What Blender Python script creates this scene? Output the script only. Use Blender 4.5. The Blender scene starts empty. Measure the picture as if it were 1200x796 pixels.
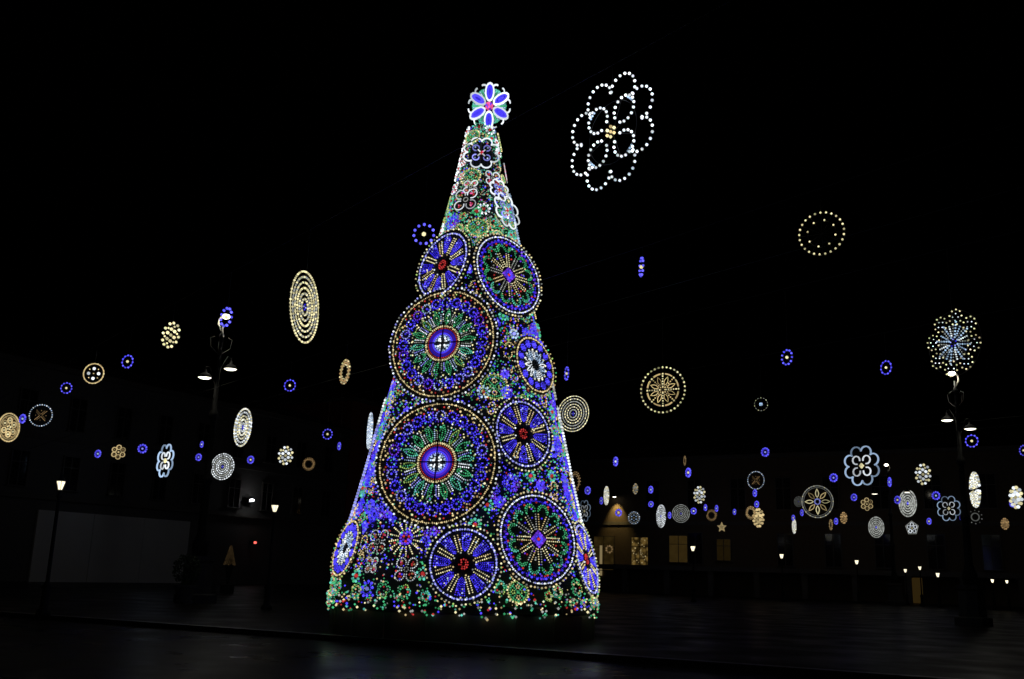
import bpy, math, random
from mathutils import Vector, Matrix
random.seed(7)
R = math.radians
PI = math.pi
scn = bpy.context.scene
COL = scn.collection

# ------------------------------------------------------------------ camera
F = 1150.0                                   # focal length in photograph pixels (1200 wide)
PITCH, ROLL = math.atan(275.6 / F), R(1.7)
EYE = Vector((0, 0, 1.6))
FWD = Vector((0, math.cos(PITCH), math.sin(PITCH)))
UP0 = Vector((0, -math.sin(PITCH), math.cos(PITCH)))
RT0 = Vector((1, 0, 0))
RT = RT0 * math.cos(ROLL) + UP0 * math.sin(ROLL)
UP = UP0 * math.cos(ROLL) - RT0 * math.sin(ROLL)
cam = bpy.data.cameras.new('camera')
cam.sensor_width = 36; cam.lens = 36 * F / 1200
cam.clip_end = 3000
co = bpy.data.objects.new('camera', cam); COL.objects.link(co)
m3 = Matrix((RT, UP, -FWD)).transposed()
co.matrix_world = Matrix.Translation(EYE) @ m3.to_4x4()
scn.camera = co

# ------------------------------------------------------------------ night sky, exposure
w = bpy.data.worlds.new('World'); scn.world = w; w.use_nodes = True
wn = w.node_tree.nodes; wl = w.node_tree.links
sky = wn.new('ShaderNodeTexSky'); sky.sky_type = 'NISHITA'; sky.sun_disc = False
sky.sun_elevation = R(-6.0); sky.sun_rotation = R(200)
wn['Background'].inputs['Strength'].default_value = 0.06
wl.new(sky.outputs[0], wn['Background'].inputs[0])
scn.view_settings.view_transform = 'Standard'; scn.view_settings.look = 'None'
scn.view_settings.exposure = 0.0; scn.view_settings.gamma = 1.0
scn.view_settings.use_curve_mapping = False
scn.cycles.use_denoising = True
scn.cycles.use_light_tree = True
scn.cycles.max_bounces = 4; scn.cycles.diffuse_bounces = 2; scn.cycles.glossy_bounces = 2
scn.cycles.sample_clamp_indirect = 3.0

# ------------------------------------------------------------------ pixel -> place
def ray(px, py):
    return FWD + RT * ((px - 600) / F) + UP * ((398 - py) / F)
def at_depth(px, py, y):
    d = ray(px, py); return EYE + d * (y / d.y)
def at_z(px, py, z):
    d = ray(px, py); return EYE + d * ((z - EYE.z) / d.z)
def project(p):
    q = p - EYE; d = q.dot(FWD); return 600 + F * q.dot(RT) / d, 398 - F * q.dot(UP) / d
def cam_dist(p):
    return (p - EYE).dot(FWD)

# ------------------------------------------------------------------ materials
MATS = {}
def nodemat(name):
    m = bpy.data.materials.new(name); m.use_nodes = True
    return m, m.node_tree.nodes, m.node_tree.links, m.node_tree.nodes['Principled BSDF']
def solid(name, col, rough=.6, metal=0.0, noise=.25, scale=3.0):
    if name in MATS: return MATS[name]
    m, n, l, b = nodemat(name)
    b.inputs['Roughness'].default_value = rough; b.inputs['Metallic'].default_value = metal
    tc = n.new('ShaderNodeTexCoord'); t = n.new('ShaderNodeTexNoise')
    t.inputs['Scale'].default_value = scale; t.inputs['Detail'].default_value = 5
    l.new(tc.outputs['Object'], t.inputs['Vector'])
    r = n.new('ShaderNodeMapRange'); r.inputs['To Min'].default_value = 1 - noise; r.inputs['To Max'].default_value = 1 + noise
    l.new(t.outputs['Fac'], r.inputs['Value'])
    x = n.new('ShaderNodeMix'); x.data_type = 'RGBA'; x.blend_type = 'MULTIPLY'; x.inputs[0].default_value = 1
    x.inputs[6].default_value = (*col, 1); l.new(r.outputs[0], x.inputs[7]); l.new(x.outputs[2], b.inputs['Base Color'])
    MATS[name] = m; return m
GLOW = {  # colour of the lamp, strength
    'starblue': ((.12, .11, 1.0), 1.3), 'blue': ((.075, .055, 1.0), 1.15), 'deepblue': ((.04, .025, .9), .8), 'paleblue': ((.30, .32, 1.0), 1.0),
    'white': ((.86, .93, 1.0), 1.15), 'silver': ((.72, .75, .70), .45), 'warm': ((1.0, .90, .50), .95),
    'gold': ((1.0, .76, .36), .72), 'amber': ((1.0, .63, .27), .46), 'green': ((.07, .55, .22), .74),
    'teal': ((.13, .66, .52), .8), 'lime': ((.52, .80, .20), .65), 'red': ((.9, .06, .06), .55),
    'hubviolet': ((.13, .025, .75), .75), 'purple': ((.20, .05, .90), .8), 'pink': ((1.0, .12, .40), .95), 'ice': ((.50, .70, 1.0), .8),
    'lamp': ((1.0, .93, .74), 7.0), 'lampdim': ((1.0, .90, .62), 1.7), 'lampflood': ((.95, .97, 1.0), 16.0), 'redlamp': ((1.0, .12, .10), 2.0),
}
def glow(key, dim=1.0):
    dim = round(dim, 2); nm = 'glow_%s_%d' % (key, int(dim * 100))
    if nm in MATS: return MATS[nm]
    c, s = GLOW[key]
    m, n, l, b = nodemat(nm)
    n.remove(b); e = n.new('ShaderNodeEmission'); out = n['Material Output']
    e.inputs[0].default_value = (*c, 1)
    g = n.new('ShaderNodeNewGeometry')           # every bulb burns a little differently
    r = n.new('ShaderNodeMapRange'); r.inputs['To Min'].default_value = s * dim * .42; r.inputs['To Max'].default_value = s * dim * 1.5
    if key.startswith('lamp'): r.inputs['To Min'].default_value = s * dim; r.inputs['To Max'].default_value = s * dim
    l.new(g.outputs['Random Per Island'], r.inputs['Value']); l.new(r.outputs[0], e.inputs[1])
    l.new(e.outputs[0], out.inputs[0])
    MATS[nm] = m; return m
STEEL = solid('galvanised_steel', (.05, .05, .055), .5, .6)
IRON = solid('dark_iron', (.010, .011, .011), .75, 0.0)
CABLE = solid('cable', (.03, .03, .03), .6)

# ------------------------------------------------------------------ mesh helpers
def _ico():
    t = (1 + 5 ** .5) / 2; s = (1 + t * t) ** .5
    v = [(-1, t, 0), (1, t, 0), (-1, -t, 0), (1, -t, 0), (0, -1, t), (0, 1, t), (0, -1, -t), (0, 1, -t), (t, 0, -1), (t, 0, 1), (-t, 0, -1), (-t, 0, 1)]
    f = [(0, 11, 5), (0, 5, 1), (0, 1, 7), (0, 7, 10), (0, 10, 11), (1, 5, 9), (5, 11, 4), (11, 10, 2), (10, 7, 6), (7, 1, 8), (3, 9, 4), (3, 4, 2), (3, 2, 6), (3, 6, 8), (3, 8, 9), (4, 9, 5), (2, 4, 11), (6, 2, 10), (8, 6, 7), (9, 8, 1)]
    return [(a / s, b / s, c / s) for a, b, c in v], f
IV, IF = _ico()

class MB:
    """collects shapes and links them as one mesh object"""
    def __init__(s): s.v = []; s.f = []; s.mi = []; s.mats = []
    def mat(s, m):
        if m not in s.mats: s.mats.append(m)
        return s.mats.index(m)
    def bulb(s, m, p, r):
        k = s.mat(m); o = len(s.v); x, y, z = p
        s.v += [(x + a * r, y + b * r, z + c * r) for a, b, c in IV]
        s.f += [(o + a, o + b, o + c) for a, b, c in IF]; s.mi += [k] * 20
    def bead(s, m, p, r):
        k = s.mat(m); o = len(s.v); x, y, z = p; r *= 1.12
        s.v += [(x + r, y, z), (x - r, y, z), (x, y + r, z), (x, y - r, z), (x, y, z + r), (x, y, z - r)]
        s.f += [(o + a, o + b, o + c) for a, b, c in ((0, 2, 4), (2, 1, 4), (1, 3, 4), (3, 0, 4), (2, 0, 5), (1, 2, 5), (3, 1, 5), (0, 3, 5))]; s.mi += [k] * 8
    def tube(s, m, pts, r, closed=False, n=4, r1=None):
        k = s.mat(m); pts = [Vector(p) for p in pts]; N = len(pts); o = len(s.v)
        ref = Vector((0, 1, 0))
        for i, p in enumerate(pts):
            a = pts[(i - 1) % N] if (closed or i) else p; b = pts[(i + 1) % N] if (closed or i < N - 1) else p
            t = (b - a).normalized() if (b - a).length > 1e-9 else Vector((0, 0, 1))
            rf = ref if abs(t.dot(ref)) < .95 else Vector((1, 0, 0))
            u = t.cross(rf).normalized(); v2 = t.cross(u)
            rr = r if r1 is None else r + (r1 - r) * i / max(1, N - 1)
            for j in range(n):
                q = p + (u * math.cos(2 * PI * j / n + .785) + v2 * math.sin(2 * PI * j / n + .785)) * rr
                s.v.append(tuple(q))
        for i in range(N if closed else N - 1):
            i2 = (i + 1) % N
            for j in range(n):
                j2 = (j + 1) % n
                s.f.append((o + i * n + j, o + i * n + j2, o + i2 * n + j2, o + i2 * n + j)); s.mi.append(k)
        if not closed:
            s.f.append(tuple(o + j for j in range(n))); s.f.append(tuple(o + (N - 1) * n + j for j in reversed(range(n)))); s.mi += [k, k]
    def box(s, m, c, d, rz=0.0):
        k = s.mat(m); o = len(s.v); cs, sn = math.cos(rz), math.sin(rz)
        for sx in (-.5, .5):
            for sy in (-.5, .5):
                for sz in (-.5, .5):
                    x, y = sx * d[0], sy * d[1]
                    s.v.append((c[0] + x * cs - y * sn, c[1] + x * sn + y * cs, c[2] + sz * d[2]))
        for q in ((0, 1, 3, 2), (4, 6, 7, 5), (0, 4, 5, 1), (2, 3, 7, 6), (0, 2, 6, 4), (1, 5, 7, 3)):
            s.f.append(tuple(o + i for i in q)); s.mi.append(k)
    def lathe(s, m, prof, c=(0, 0, 0), n=16, cap=True):
        k = s.mat(m); o = len(s.v); N = len(prof)
        for r, z in prof:
            for j in range(n):
                a = 2 * PI * j / n; s.v.append((c[0] + r * math.cos(a), c[1] + r * math.sin(a), c[2] + z))
        for i in range(N - 1):
            for j in range(n):
                j2 = (j + 1) % n
                s.f.append((o + i * n + j, o + i * n + j2, o + (i + 1) * n + j2, o + (i + 1) * n + j)); s.mi.append(k)
        if cap:
            s.f.append(tuple(o + j for j in reversed(range(n)))); s.f.append(tuple(o + (N - 1) * n + j for j in range(n))); s.mi += [k, k]
    def mesh(s, name):
        me = bpy.data.meshes.new(name); me.from_pydata(s.v, [], s.f)
        for m in s.mats: me.materials.append(m)
        me.polygons.foreach_set('material_index', s.mi); me.update()
        return me
    def build(s, name, parent=None, mw=None, smooth=False):
        me = s.mesh(name)
        if smooth: me.polygons.foreach_set('use_smooth', [True] * len(me.polygons))
        o = bpy.data.objects.new(name, me); COL.objects.link(o)
        if parent: o.parent = parent
        if mw is not None: o.matrix_local = mw
        return o
def tag(o, label, cat, group=None):
    o['label'] = label; o['category'] = cat
    if group: o['group'] = group
    return o
def empty(name, loc, rz=0.0):
    o = bpy.data.objects.new(name, None); COL.objects.link(o); o.location = loc; o.rotation_euler = (0, 0, rz)
    o.empty_display_size = .3
    return o
def copy_tree(o, parent=None):
    c = o.copy(); COL.objects.link(c)
    if parent: c.parent = parent
    for ch in [x for x in o.children]: copy_tree(ch, c)
    return c
def structure(o): o['kind'] = 'structure'; return o

# ------------------------------------------------------------------ light motifs, drawn in the local x-z plane, front is -y
class Motif:
    def __init__(s, rad, dim=1.0, bulb=.03, rope=.02):
        s.R = rad; s.dim = dim; s.b = bulb; s.t = rope; s.parts = {}; s.jit = .012; s.bead = 0.0
    def mb(s, part):
        return s.parts.setdefault(part, MB())
    def P(s, r, a, y=-.03):
        return (s.R * r * math.sin(a), y, s.R * r * math.cos(a))
    def dot(s, part, col, r, a, k=1.0):
        x, y, z = s.P(r, a); j = s.R * s.jit
        s.mb(part).bulb(glow(col, s.dim), (x + random.uniform(-j, j), y, z + random.uniform(-j, j)), s.b * k)
    def dotxy(s, part, col, x, z, k=1.0):
        s.mb(part).bulb(glow(col, s.dim), (x * s.R, -.03, z * s.R), s.b * k)
    def stroke(s, part, col, pts, closed, k):
        if not s.bead: return s.mb(part).tube(glow(col, s.dim), pts, s.t * k, closed)
        pts = [Vector(p) for p in pts] + ([Vector(pts[0])] if closed else [])
        seg = [(b - a).length for a, b in zip(pts, pts[1:])]; tot = sum(seg); st = s.bead * (.8 + .2 * k)
        n = max(2, int(round(tot / st))); r = s.t * (.70 + .30 * k); mbb = s.mb(part); g_ = glow(col, s.dim)
        i = 0; acc = 0.0
        for q in range(n if closed else n + 1):
            d = min(tot * q / n, tot - 1e-6)
            while i < len(seg) - 1 and acc + seg[i] < d: acc += seg[i]; i += 1
            p = pts[i].lerp(pts[i + 1], (d - acc) / max(seg[i], 1e-9))
            if random.random() < .97: mbb.bead(g_, p, r * random.uniform(.85, 1.1))
    def ring(s, part, cols, r, n, k=1.0, a0=0.0, skip=None, drop=.02):
        for i in range(n):
            a = a0 + 2 * PI * i / n
            if skip and skip(a): continue
            if random.random() < drop: continue
            s.dot(part, cols[i % len(cols)], r, a, k)
    def hoop(s, part, col, r, k=1.0, n=48):
        s.stroke(part, col, [s.P(r, 2 * PI * i / n) for i in range(n)], True, k)
    def line(s, part, col, r0, r1, a, k=1.0, off=0.0):
        sx, cx = math.sin(a), math.cos(a); o = off
        s.stroke(part, col, [(s.R * (r0 * sx + o * cx), -.03, s.R * (r0 * cx - o * sx)), (s.R * (r1 * sx + o * cx), -.03, s.R * (r1 * cx - o * sx))], False, k)
    def dline(s, part, col, r0, r1, a, n, k=1.0, off=0.0):
        for i in range(n):
            r = r0 + (r1 - r0) * i / (n - 1)
            s.dotxy(part, col, r * math.sin(a) + off * math.cos(a), r * math.cos(a) - off * math.sin(a), k)
    def loop(s, part, col, r, a, rad, k=1.0, a0=0.0, a1=2 * PI, n=10, sq=1.0, dots=False):
        """(open) circle of radius rad at polar place r, a; angle 0 points outward"""
        cx, cz = r * math.sin(a), r * math.cos(a); full = abs(a1 - a0 - 2 * PI) < .01
        pts = []
        for i in range(n if full else n + 1):
            q = a0 + (a1 - a0) * i / n
            dx, dz = rad * sq * math.sin(q), rad * math.cos(q)
            pts.append(((cx + dx * math.cos(a) + dz * math.sin(a)), (cz - dx * math.sin(a) + dz * math.cos(a))))
        if dots:
            for x, z in pts: s.dotxy(part, col, x, z, k)
        else:
            s.stroke(part, col, [(x * s.R, -.03, z * s.R) for x, z in pts], full, k)
    def leaf(s, part, col, r0, r1, a, wd, k=1.0):
        pts = []
        for i in range(6): q = i / 5; pts.append((r0 + (r1 - r0) * q, wd * math.sin(PI * q) * (1.25 - .5 * q)))
        both = pts + [(r, -x) for r, x in reversed(pts[1:-1])]
        s.stroke(part, col, [(s.R * (r * math.sin(a) + x * math.cos(a)), -.03, s.R * (r * math.cos(a) - x * math.sin(a))) for r, x in both], True, k)
    def frame(s, rings=(1.0,), spokes=4, k=1.0, a0=0.0, front=False):
        fb = s.mb('frame'); y = -.075 if front else .015
        for r in rings: fb.tube(STEEL, [(s.R * r * math.sin(2 * PI * i / 40), .015, s.R * r * math.cos(2 * PI * i / 40)) for i in range(40)], .016 * k, True)
        for i in range(spokes):
            a = a0 + PI * i / spokes
            fb.tube(STEEL, [s.P(rings[0], a, y), s.P(rings[0], a + PI, y)], (.018 if front else .011) * k)
    def emit(s, parent, mw=None, frame_is_part=True):
        """frame as the part, every group of lights as its sub-part (or all as parts of parent)"""
        objs = {}
        if frame_is_part is True and 'frame' in s.parts: pass
        for nm, mb in s.parts.items():
            o = mb.build(nm, parent, mw); objs[nm] = o
            if nm.endswith('lights'): o['kind'] = 'stuff'
        return objs

# ---- the wheels on the tree
def mandala(m):
    m.frame((1.0, .93, .3), 2, 1.2, front=True)
    m.ring('rim_lights', ['paleblue', 'white', 'silver'], 1.0, 96, .95)
    m.hoop('rim_lights', 'gold', .925, .7, 64); m.ring('rim_lights', ['gold', 'warm'], .925, 72, .8)
    for i in range(24):
        a = 2 * PI * (i + .5) / 24
        m.dot('border_lights', random.choice(['gold', 'amber', 'warm']), .86, a, 1.0)
        m.dot('border_lights', random.choice(['red', 'amber', 'gold', 'red']), .82, a + .05, .9)
        m.dot('border_lights', random.choice(['red', 'gold', 'red']), .87, a - .09, .8)
        m.dot('border_lights', random.choice(['gold', 'amber', 'purple']), .79, a - .03, .8)
        c = random.choice(['blue'] * 7 + ['ice', 'paleblue', 'purple'])
        b = 2 * PI * i / 24
        m.loop('loop_lights', c, .735, b, .08, 1.7); m.dot('loop_lights', 'blue', .735, b, 1.1)
        m.loop('loop_lights', 'deepblue', .67, b + .09, .045, 1.1, -2.2, 2.2)
        m.dot('petal_lights', random.choice(['warm', 'white', 'gold', 'silver']), .625, b + .06, .75)
        m.dot('petal_lights', random.choice(['lime', 'silver', 'warm']), .585, b - .05, .6)
    for i in range(14):
        a = 2 * PI * (i + .25) / 14; c = random.choice(['green', 'green', 'teal', 'green', 'lime'])
        m.leaf('petal_lights', c, .34, .60, a, .05, 1.1); m.line('petal_lights', 'green', .36, .54, a, .9)
        b = 2 * PI * (i + .75) / 14
        for off in (-.022, .022): m.line('petal_lights', random.choice(['white', 'paleblue', 'ice', 'silver']), .36, .52, b, .75, off)
        m.dot('petal_lights', random.choice(['blue', 'warm', 'teal']), .56, b, .8)
    specks(m, 230, .33, .9, ['white', 'teal', 'silver', 'gold', 'green', 'ice', 'lime', 'warm', 'purple', 'paleblue'])
    hb = m.mb('hub_lights')
    def band(col, r, k): hb.tube(glow(col, m.dim), [m.P(r, 2 * PI * i / 36) for i in range(36)], m.t * k, True)
    m.hoop('hub_lights', 'gold', .295, 1.4); m.hoop('hub_lights', 'warm', .31, .7); m.hoop('hub_lights', 'red', .262, .7)
    band('deepblue', .232, 1.2); band('hubviolet', .205, 1.3); band('blue', .172, 1.3); m.hoop('hub_lights', 'paleblue', .145, .9)
    for q in range(4):
        a = PI / 4 + q * PI / 2
        for r, d in ((.05, 0), (.085, .25), (.085, -.25), (.115, 0), (.118, .42), (.118, -.42)): m.dot('hub_lights', 'white' if r < .1 else 'ice', r, a + d, 1.0)
def specks(m, n, r0, r1, cols):
    for i in range(n): m.dot('speck_lights', random.choice(cols), math.sqrt(random.uniform(r0 * r0, r1 * r1)), random.uniform(0, 2 * PI), random.uniform(.45, .8))
def arc_wheel(m):
    m.frame((1.0, .92, .2), 3, 1.0)
    m.ring('rim_lights', ['warm', 'silver', 'gold'], 1.0, 66, .9)
    m.hoop('rim_lights', 'white', .915, .75, 56); m.ring('rim_lights', ['white', 'paleblue'], .915, 70, .8)
    m.ring('border_lights', ['blue', 'purple', 'blue'], .83, 44, 1.0); m.ring('border_lights', ['red', 'deepblue', 'red', 'purple'], .76, 30, .95)
    m.hoop('border_lights', 'deepblue', .80, 1.3)
    for i in range(12):
        a = 2 * PI * (i + .5) / 12; c = random.choice(['green', 'teal', 'green', 'teal', 'green'])
        m.loop('arc_lights', c, .62, a, .125, 1.5, -1.9, 1.9); m.loop('arc_lights', 'green', .62, a, .085, .8, -1.6, 1.6)
        b = 2 * PI * i / 12
        for off in (-.035, .035):
            m.dline('spoke_lights', random.choice(['warm', 'warm', 'gold', 'silver']), .21, .52, b, 7, .56, off)
        m.dot('spoke_lights', random.choice(['blue', 'red', 'silver', 'deepblue']), .45, a, .8)
    specks(m, 90, .25, .86, ['silver', 'teal', 'gold', 'red', 'green', 'purple', 'blue', 'ice'])
    for k in range(4):
        a = k * PI / 2
        for q in range(5):
            u = q / 4; x0, z0 = .16 * math.sin(a), .16 * math.cos(a); x1, z1 = .16 * math.sin(a + PI / 2), .16 * math.cos(a + PI / 2)
            m.dotxy('hub_lights', 'purple', x0 + (x1 - x0) * u, z0 + (z1 - z0) * u, 1.1)
            m.dotxy('hub_lights', 'blue', (x0 + (x1 - x0) * u) * .6, (z0 + (z1 - z0) * u) * .6, 1.0)
    m.dotxy('hub_lights', 'red', 0, 0, 1.4)
def wedge_wheel(m):
    m.frame((1.0, .88, .15), 4, 1.0, PI / 16)
    m.ring('rim_lights', ['warm', 'silver', 'warm', 'lime'], 1.0, 58, .85, drop=.06)
    m.hoop('rim_lights', 'paleblue', .875, 1.6, 56); m.ring('rim_lights', ['white', 'paleblue'], .875, 54, .8)
    for i in range(8):
        a = 2 * PI * (i + .1) / 8; b = a + PI / 8
        for q in range(-2, 3):
            m.line('wedge_lights', random.choice(['blue', 'blue', 'deepblue']), .34 + .03 * abs(q), .78, a + q * .08, .8)
            m.dot('wedge_lights', random.choice(['blue', 'paleblue', 'deepblue']), .76 - .05 * abs(q), a + q * .075, .8)
        for off in (-.045, .045): m.dline('spoke_lights', random.choice(['warm', 'warm', 'gold']), .34, .74, b, 8, .58, off)
        m.dot('spoke_lights', random.choice(['silver', 'gold', 'white']), .29, b, .75)
    specks(m, 60, .3, .95, ['silver', 'paleblue', 'ice', 'warm', 'purple'])
    m.hoop('hub_lights', 'red', .12, 1.7, 16); m.hoop('hub_lights', 'red', .07, 1.1, 12)
def daisy_wheel(m):
    m.frame((1.0, .9, .2), 3, 1.0)
    m.ring('rim_lights', ['green', 'gold', 'lime', 'amber', 'silver'], 1.07, 40, .85); m.hoop('rim_lights', 'gold', .93, 1.3); m.ring('rim_lights', ['warm', 'gold'], .93, 44, .75)
    for i in range(14):
        a = 2 * PI * i / 14
        m.loop('loop_lights', 'blue', .73, a, .11, 1.9); m.dot('loop_lights', 'blue', .73, a, 1.8)
    for i in range(16):
        a = 2 * PI * (i + .5) / 16
        m.leaf('petal_lights', random.choice(['white', 'white', 'ice']), .22, .57, a, .05, .95); m.dot('petal_lights', 'warm', .52, a, .8)

# ---- smaller flowers on the tree
def scroll_flower(m):
    m.frame((.95,), 2, .8)
    for i in range(8):
        a = PI / 8 + i * PI / 4
        m.loop('scroll_lights', 'white', .68, a, .27, 1.35, -1.75, 1.75, 8)
    for i in range(4):
        a = PI / 4 + i * PI / 2
        m.loop('scroll_lights', 'paleblue', .40, a, .17, 1.1, -2.5, 2.5, 8)
        m.line('scroll_lights', 'white', .0, .26, a, 1.2)
        m.dot('scroll_lights', 'ice', .45, a, .9)
    m.dotxy('hub_light', 'red', 0, 0, 1.7); m.dotxy('hub_light', 'pink', .06, .06, 1.0)
def clover_flower(m):
    m.frame((.9,), 2, .8)
    for i in range(4):
        a = PI / 4 + i * PI / 2
        m.loop('petal_lights', 'white', .58, a, .34, 1.15, -2.6, 2.6, 10)
        for q in range(5): m.dotxy('berry_lights', random.choice(['red', 'red', 'pink', 'amber']), .58 * math.sin(a) + random.uniform(-.15, .15), .58 * math.cos(a) + random.uniform(-.15, .15), 1.0)
    m.hoop('petal_lights', 'silver', .16, 1.0, 10)
def ring_flower(m, petal='teal', mid='red'):
    m.ring('flower_lights', [petal, petal, 'green' if petal == 'teal' else petal], .82, 9, 1.1, drop=0); m.hoop('flower_lights', petal, .6, 1.0, 14)
    m.dotxy('flower_lights', mid, 0, 0, 1.7)
def cross_disc(m):
    m.hoop('disc_lights', 'lime', .95, 1.3, 24); m.ring('disc_lights', ['gold', 'warm'], 1.05, 22, .8); m.hoop('disc_lights', 'green', .78, 1.2, 20)
    for i in range(4):
        a = PI / 4 + i * PI / 2
        m.line('disc_lights', 'green', .1, .7, a, 1.5); m.loop('disc_lights', 'gold' if i % 2 else 'lime', .48, a + PI / 4, .17, 1.0, n=8)
def blue_cluster(m):
    for i in range(7):
        a = 2 * PI * i / 7
        m.loop('flower_lights', random.choice(['blue', 'deepblue', 'blue', 'purple']), .62, a, .27, 1.5, n=7); m.dot('flower_lights', random.choice(['blue', 'paleblue', 'blue']), .66, a, 1.0)
        m.dot('flower_lights', 'blue', .34, a + .3, 1.0)
def green_knot(m):
    for i in range(5):
        a = 2 * PI * i / 5 + .3
        m.loop('knot_lights', random.choice(['green', 'teal', 'green', 'lime']), .55, a, .35, 1.0, -2.0, 2.0, 6); m.dot('knot_lights', random.choice(['red', 'silver', 'gold', 'green']), .55, a, .9)
def gold_scroll(m):
    m.loop('scroll_lights', 'gold', .45, .3, .5, 1.0, -2.2, 1.5, 10); m.loop('scroll_lights', 'gold', .45, .3 + PI, .5, 1.0, -2.2, 1.5, 10)
    for i in range(4): m.dot('scroll_lights', random.choice(['amber', 'gold', 'warm', 'red']), .5, i * 1.57 + .3, .8)
def sunburst(m):
    m.ring('ray_lights', ['blue', 'purple'], .34, 12, 1.2); m.ring('ray_lights', ['purple', 'red'], .18, 6, 1.2)
    for i in range(16):
        a = 2 * PI * (i + .5) / 16
        m.dline('ray_lights', 'warm', .5, 1.0, a, 5, .65)
def top_flower(m):
    for i in range(6):
        a = i * PI / 3
        m.loop('petal_lights', 'white', .60, a, .37, 1.9, n=14, sq=.50)
        for wd in (.28, .20, .11): m.loop('petal_lights', 'blue', .60, a, wd, 1.9, n=10, sq=.46)
        m.line('petal_lights', 'deepblue', .3, .8, a, 1.4)
        b = a + PI / 6
        for sgn in (-1, 1):
            m.loop('leaf_lights', 'teal', .62, b + sgn * .10, .13, 1.2, -1.6, 1.6, 6)
            m.loop('leaf_lights', 'white', .80, b + sgn * .17, .15, 1.5, -.3 if sgn > 0 else -1.5, 1.5 if sgn > 0 else .3, 5)
            m.line('leaf_lights', 'ice', .40, .74, b, 1.0, sgn * .07)
        m.line('leaf_lights', 'green', .34, .78, b, 1.2)
    for r, n in ((.0, 1), (.07, 6), (.13, 9)): m.ring('hub_lights', ['pink', 'purple', 'pink'] if r else ['pink'], r, n, 1.2, drop=0)

# ---- hanging ornaments
def h_star(m):            # ring of blue bulbs round a warm one
    m.frame((.82,), 2, .5)
    big = m.px > 13
    m.ring('ring_lights', ['starblue'], .82 if big else .72, 11, 1 if big else 1.25, drop=0)
    if m.px < 20: m.hoop('ring_lights', 'blue', .8 if big else .6, .5 if big else 1.5, 16)
    m.dotxy('centre_light', 'warm' if big else random.choice(['ice', 'white', 'paleblue', 'warm']), 0, 0, 1.5)
def h_split(m):
    m.frame((.97,), 1, .5, PI / 2)
    for i in range(6):
        r = .25 + .72 * i / 5
        m.ring('ring_lights', ['white', 'warm', 'silver'], r, int(16 + 40 * r), 1.2, skip=lambda a: abs(math.cos(a) * r) < .09)
def h_flower(m):
    m.frame((.55,), 4, .5, PI / 8)
    for i in range(8):
        a = PI / 8 + i * PI / 4; m.loop('petal_lights', 'white', .70, a, .285, 1.0, -1.75, 1.75, 9, dots=True)
    for i in range(4):
        a = PI / 4 + i * PI / 2; m.loop('heart_lights', 'white', .43, a, .23, 1.0, -2.75, 2.75, 13, sq=.95, dots=True)
        for d in (-.09, .0, .09): m.dotxy('heart_lights', 'ice', .62 * math.sin(a + d), .62 * math.cos(a + d), .8)
    for i in range(7): m.dot('centre_lights', 'warm' if i % 2 else 'gold', .09 if i else 0, i * 1.05, 1.15)
def h_ropeflower(m):      # the same flower, far off: its bulbs run together
    m.frame((.55,), 4, .5, PI / 8)
    for i in range(8): m.loop('petal_lights', 'ice', .70, PI / 8 + i * PI / 4, .285, 1.0, -1.75, 1.75, 9)
    for i in range(4): m.loop('heart_lights', 'white', .40, PI / 4 + i * PI / 2, .2, .9, -2.6, 2.6, 9)
    for i in range(4): m.dot('centre_lights', 'warm', .07, i * 1.57, 1.0)
def h_sparse(m):
    m.frame((.97, .6), 6, .5)
    m.ring('ring_lights', ['warm'], .95, 25, 1, drop=0); m.ring('inner_lights', ['warm'], .60, 8, .9, a0=.25, drop=0)
def h_concentric(m, cols=('warm', 'silver'), n=6):
    m.frame((.97,), 3, .5)
    for i in range(n):
        r = .22 + .75 * i / (n - 1); m.hoop('ring_lights', cols[i % len(cols)], r, .55, 44); m.ring('ring_lights', [cols[i % len(cols)], cols[(i + 1) % len(cols)]], r, int(14 + 50 * r), 1.0, drop=.04)
    m.ring('centre_lights', ['deepblue', 'paleblue'], .07, 4, .8)
def h_wheel(m, ring='warm', inner='gold'):
    m.frame((.96, .68), 4, .6)
    m.ring('ring_lights', [ring], .96, 34, 1, drop=0)
    for i in range(8):
        a = i * PI / 4; m.loop('arc_lights', inner, .0, 0, .68, 1.3, a + .16, a + .63, 5)
        m.dot('arc_lights', ring, .68, a, .9)
        m.leaf('petal_lights', inner, .2, .58, a + PI / 8, .075, .6)
        m.dline('spoke_lights', inner if i % 2 else ring, .14, .58, a, 5, .8)
    m.ring('centre_lights', [inner], .1, 4, .8)
def h_goldwheel(m):
    m.frame((.96, .7), 4, .6)
    m.hoop('ring_lights', 'gold', .96, 1.0); m.hoop('ring_lights', 'gold', .80, 1.0); m.ring('ring_lights', ['gold'], .96, 30, .9)
    for i in range(6):
        a = i * PI / 3; m.loop('petal_lights', 'gold', .48, a, .2, 1.1, n=8); m.dot('petal_lights', 'warm', .48, a, 1.1); m.dot('petal_lights', 'amber', .7, a + .5, 1.0)
    m.ring('centre_lights', ['gold', 'warm'], .14, 5, 1.0)
def h_rose(m):            # white outer rings, golden petals
    m.frame((.97,), 4, .6)
    m.hoop('ring_lights', 'silver', .97, 1.0); m.hoop('ring_lights', 'silver', .86, .7); m.ring('ring_lights', ['silver', 'warm'], .97, 36, .8)
    for i in range(8): m.leaf('petal_lights', 'gold' if i % 2 else 'warm', .25, .78, i * PI / 4, .1, .9)
    m.hoop('centre_lights', 'paleblue', .17, 1.2, 12); m.ring('centre_lights', ['ice', 'paleblue'], .16, 5, .9)
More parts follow.
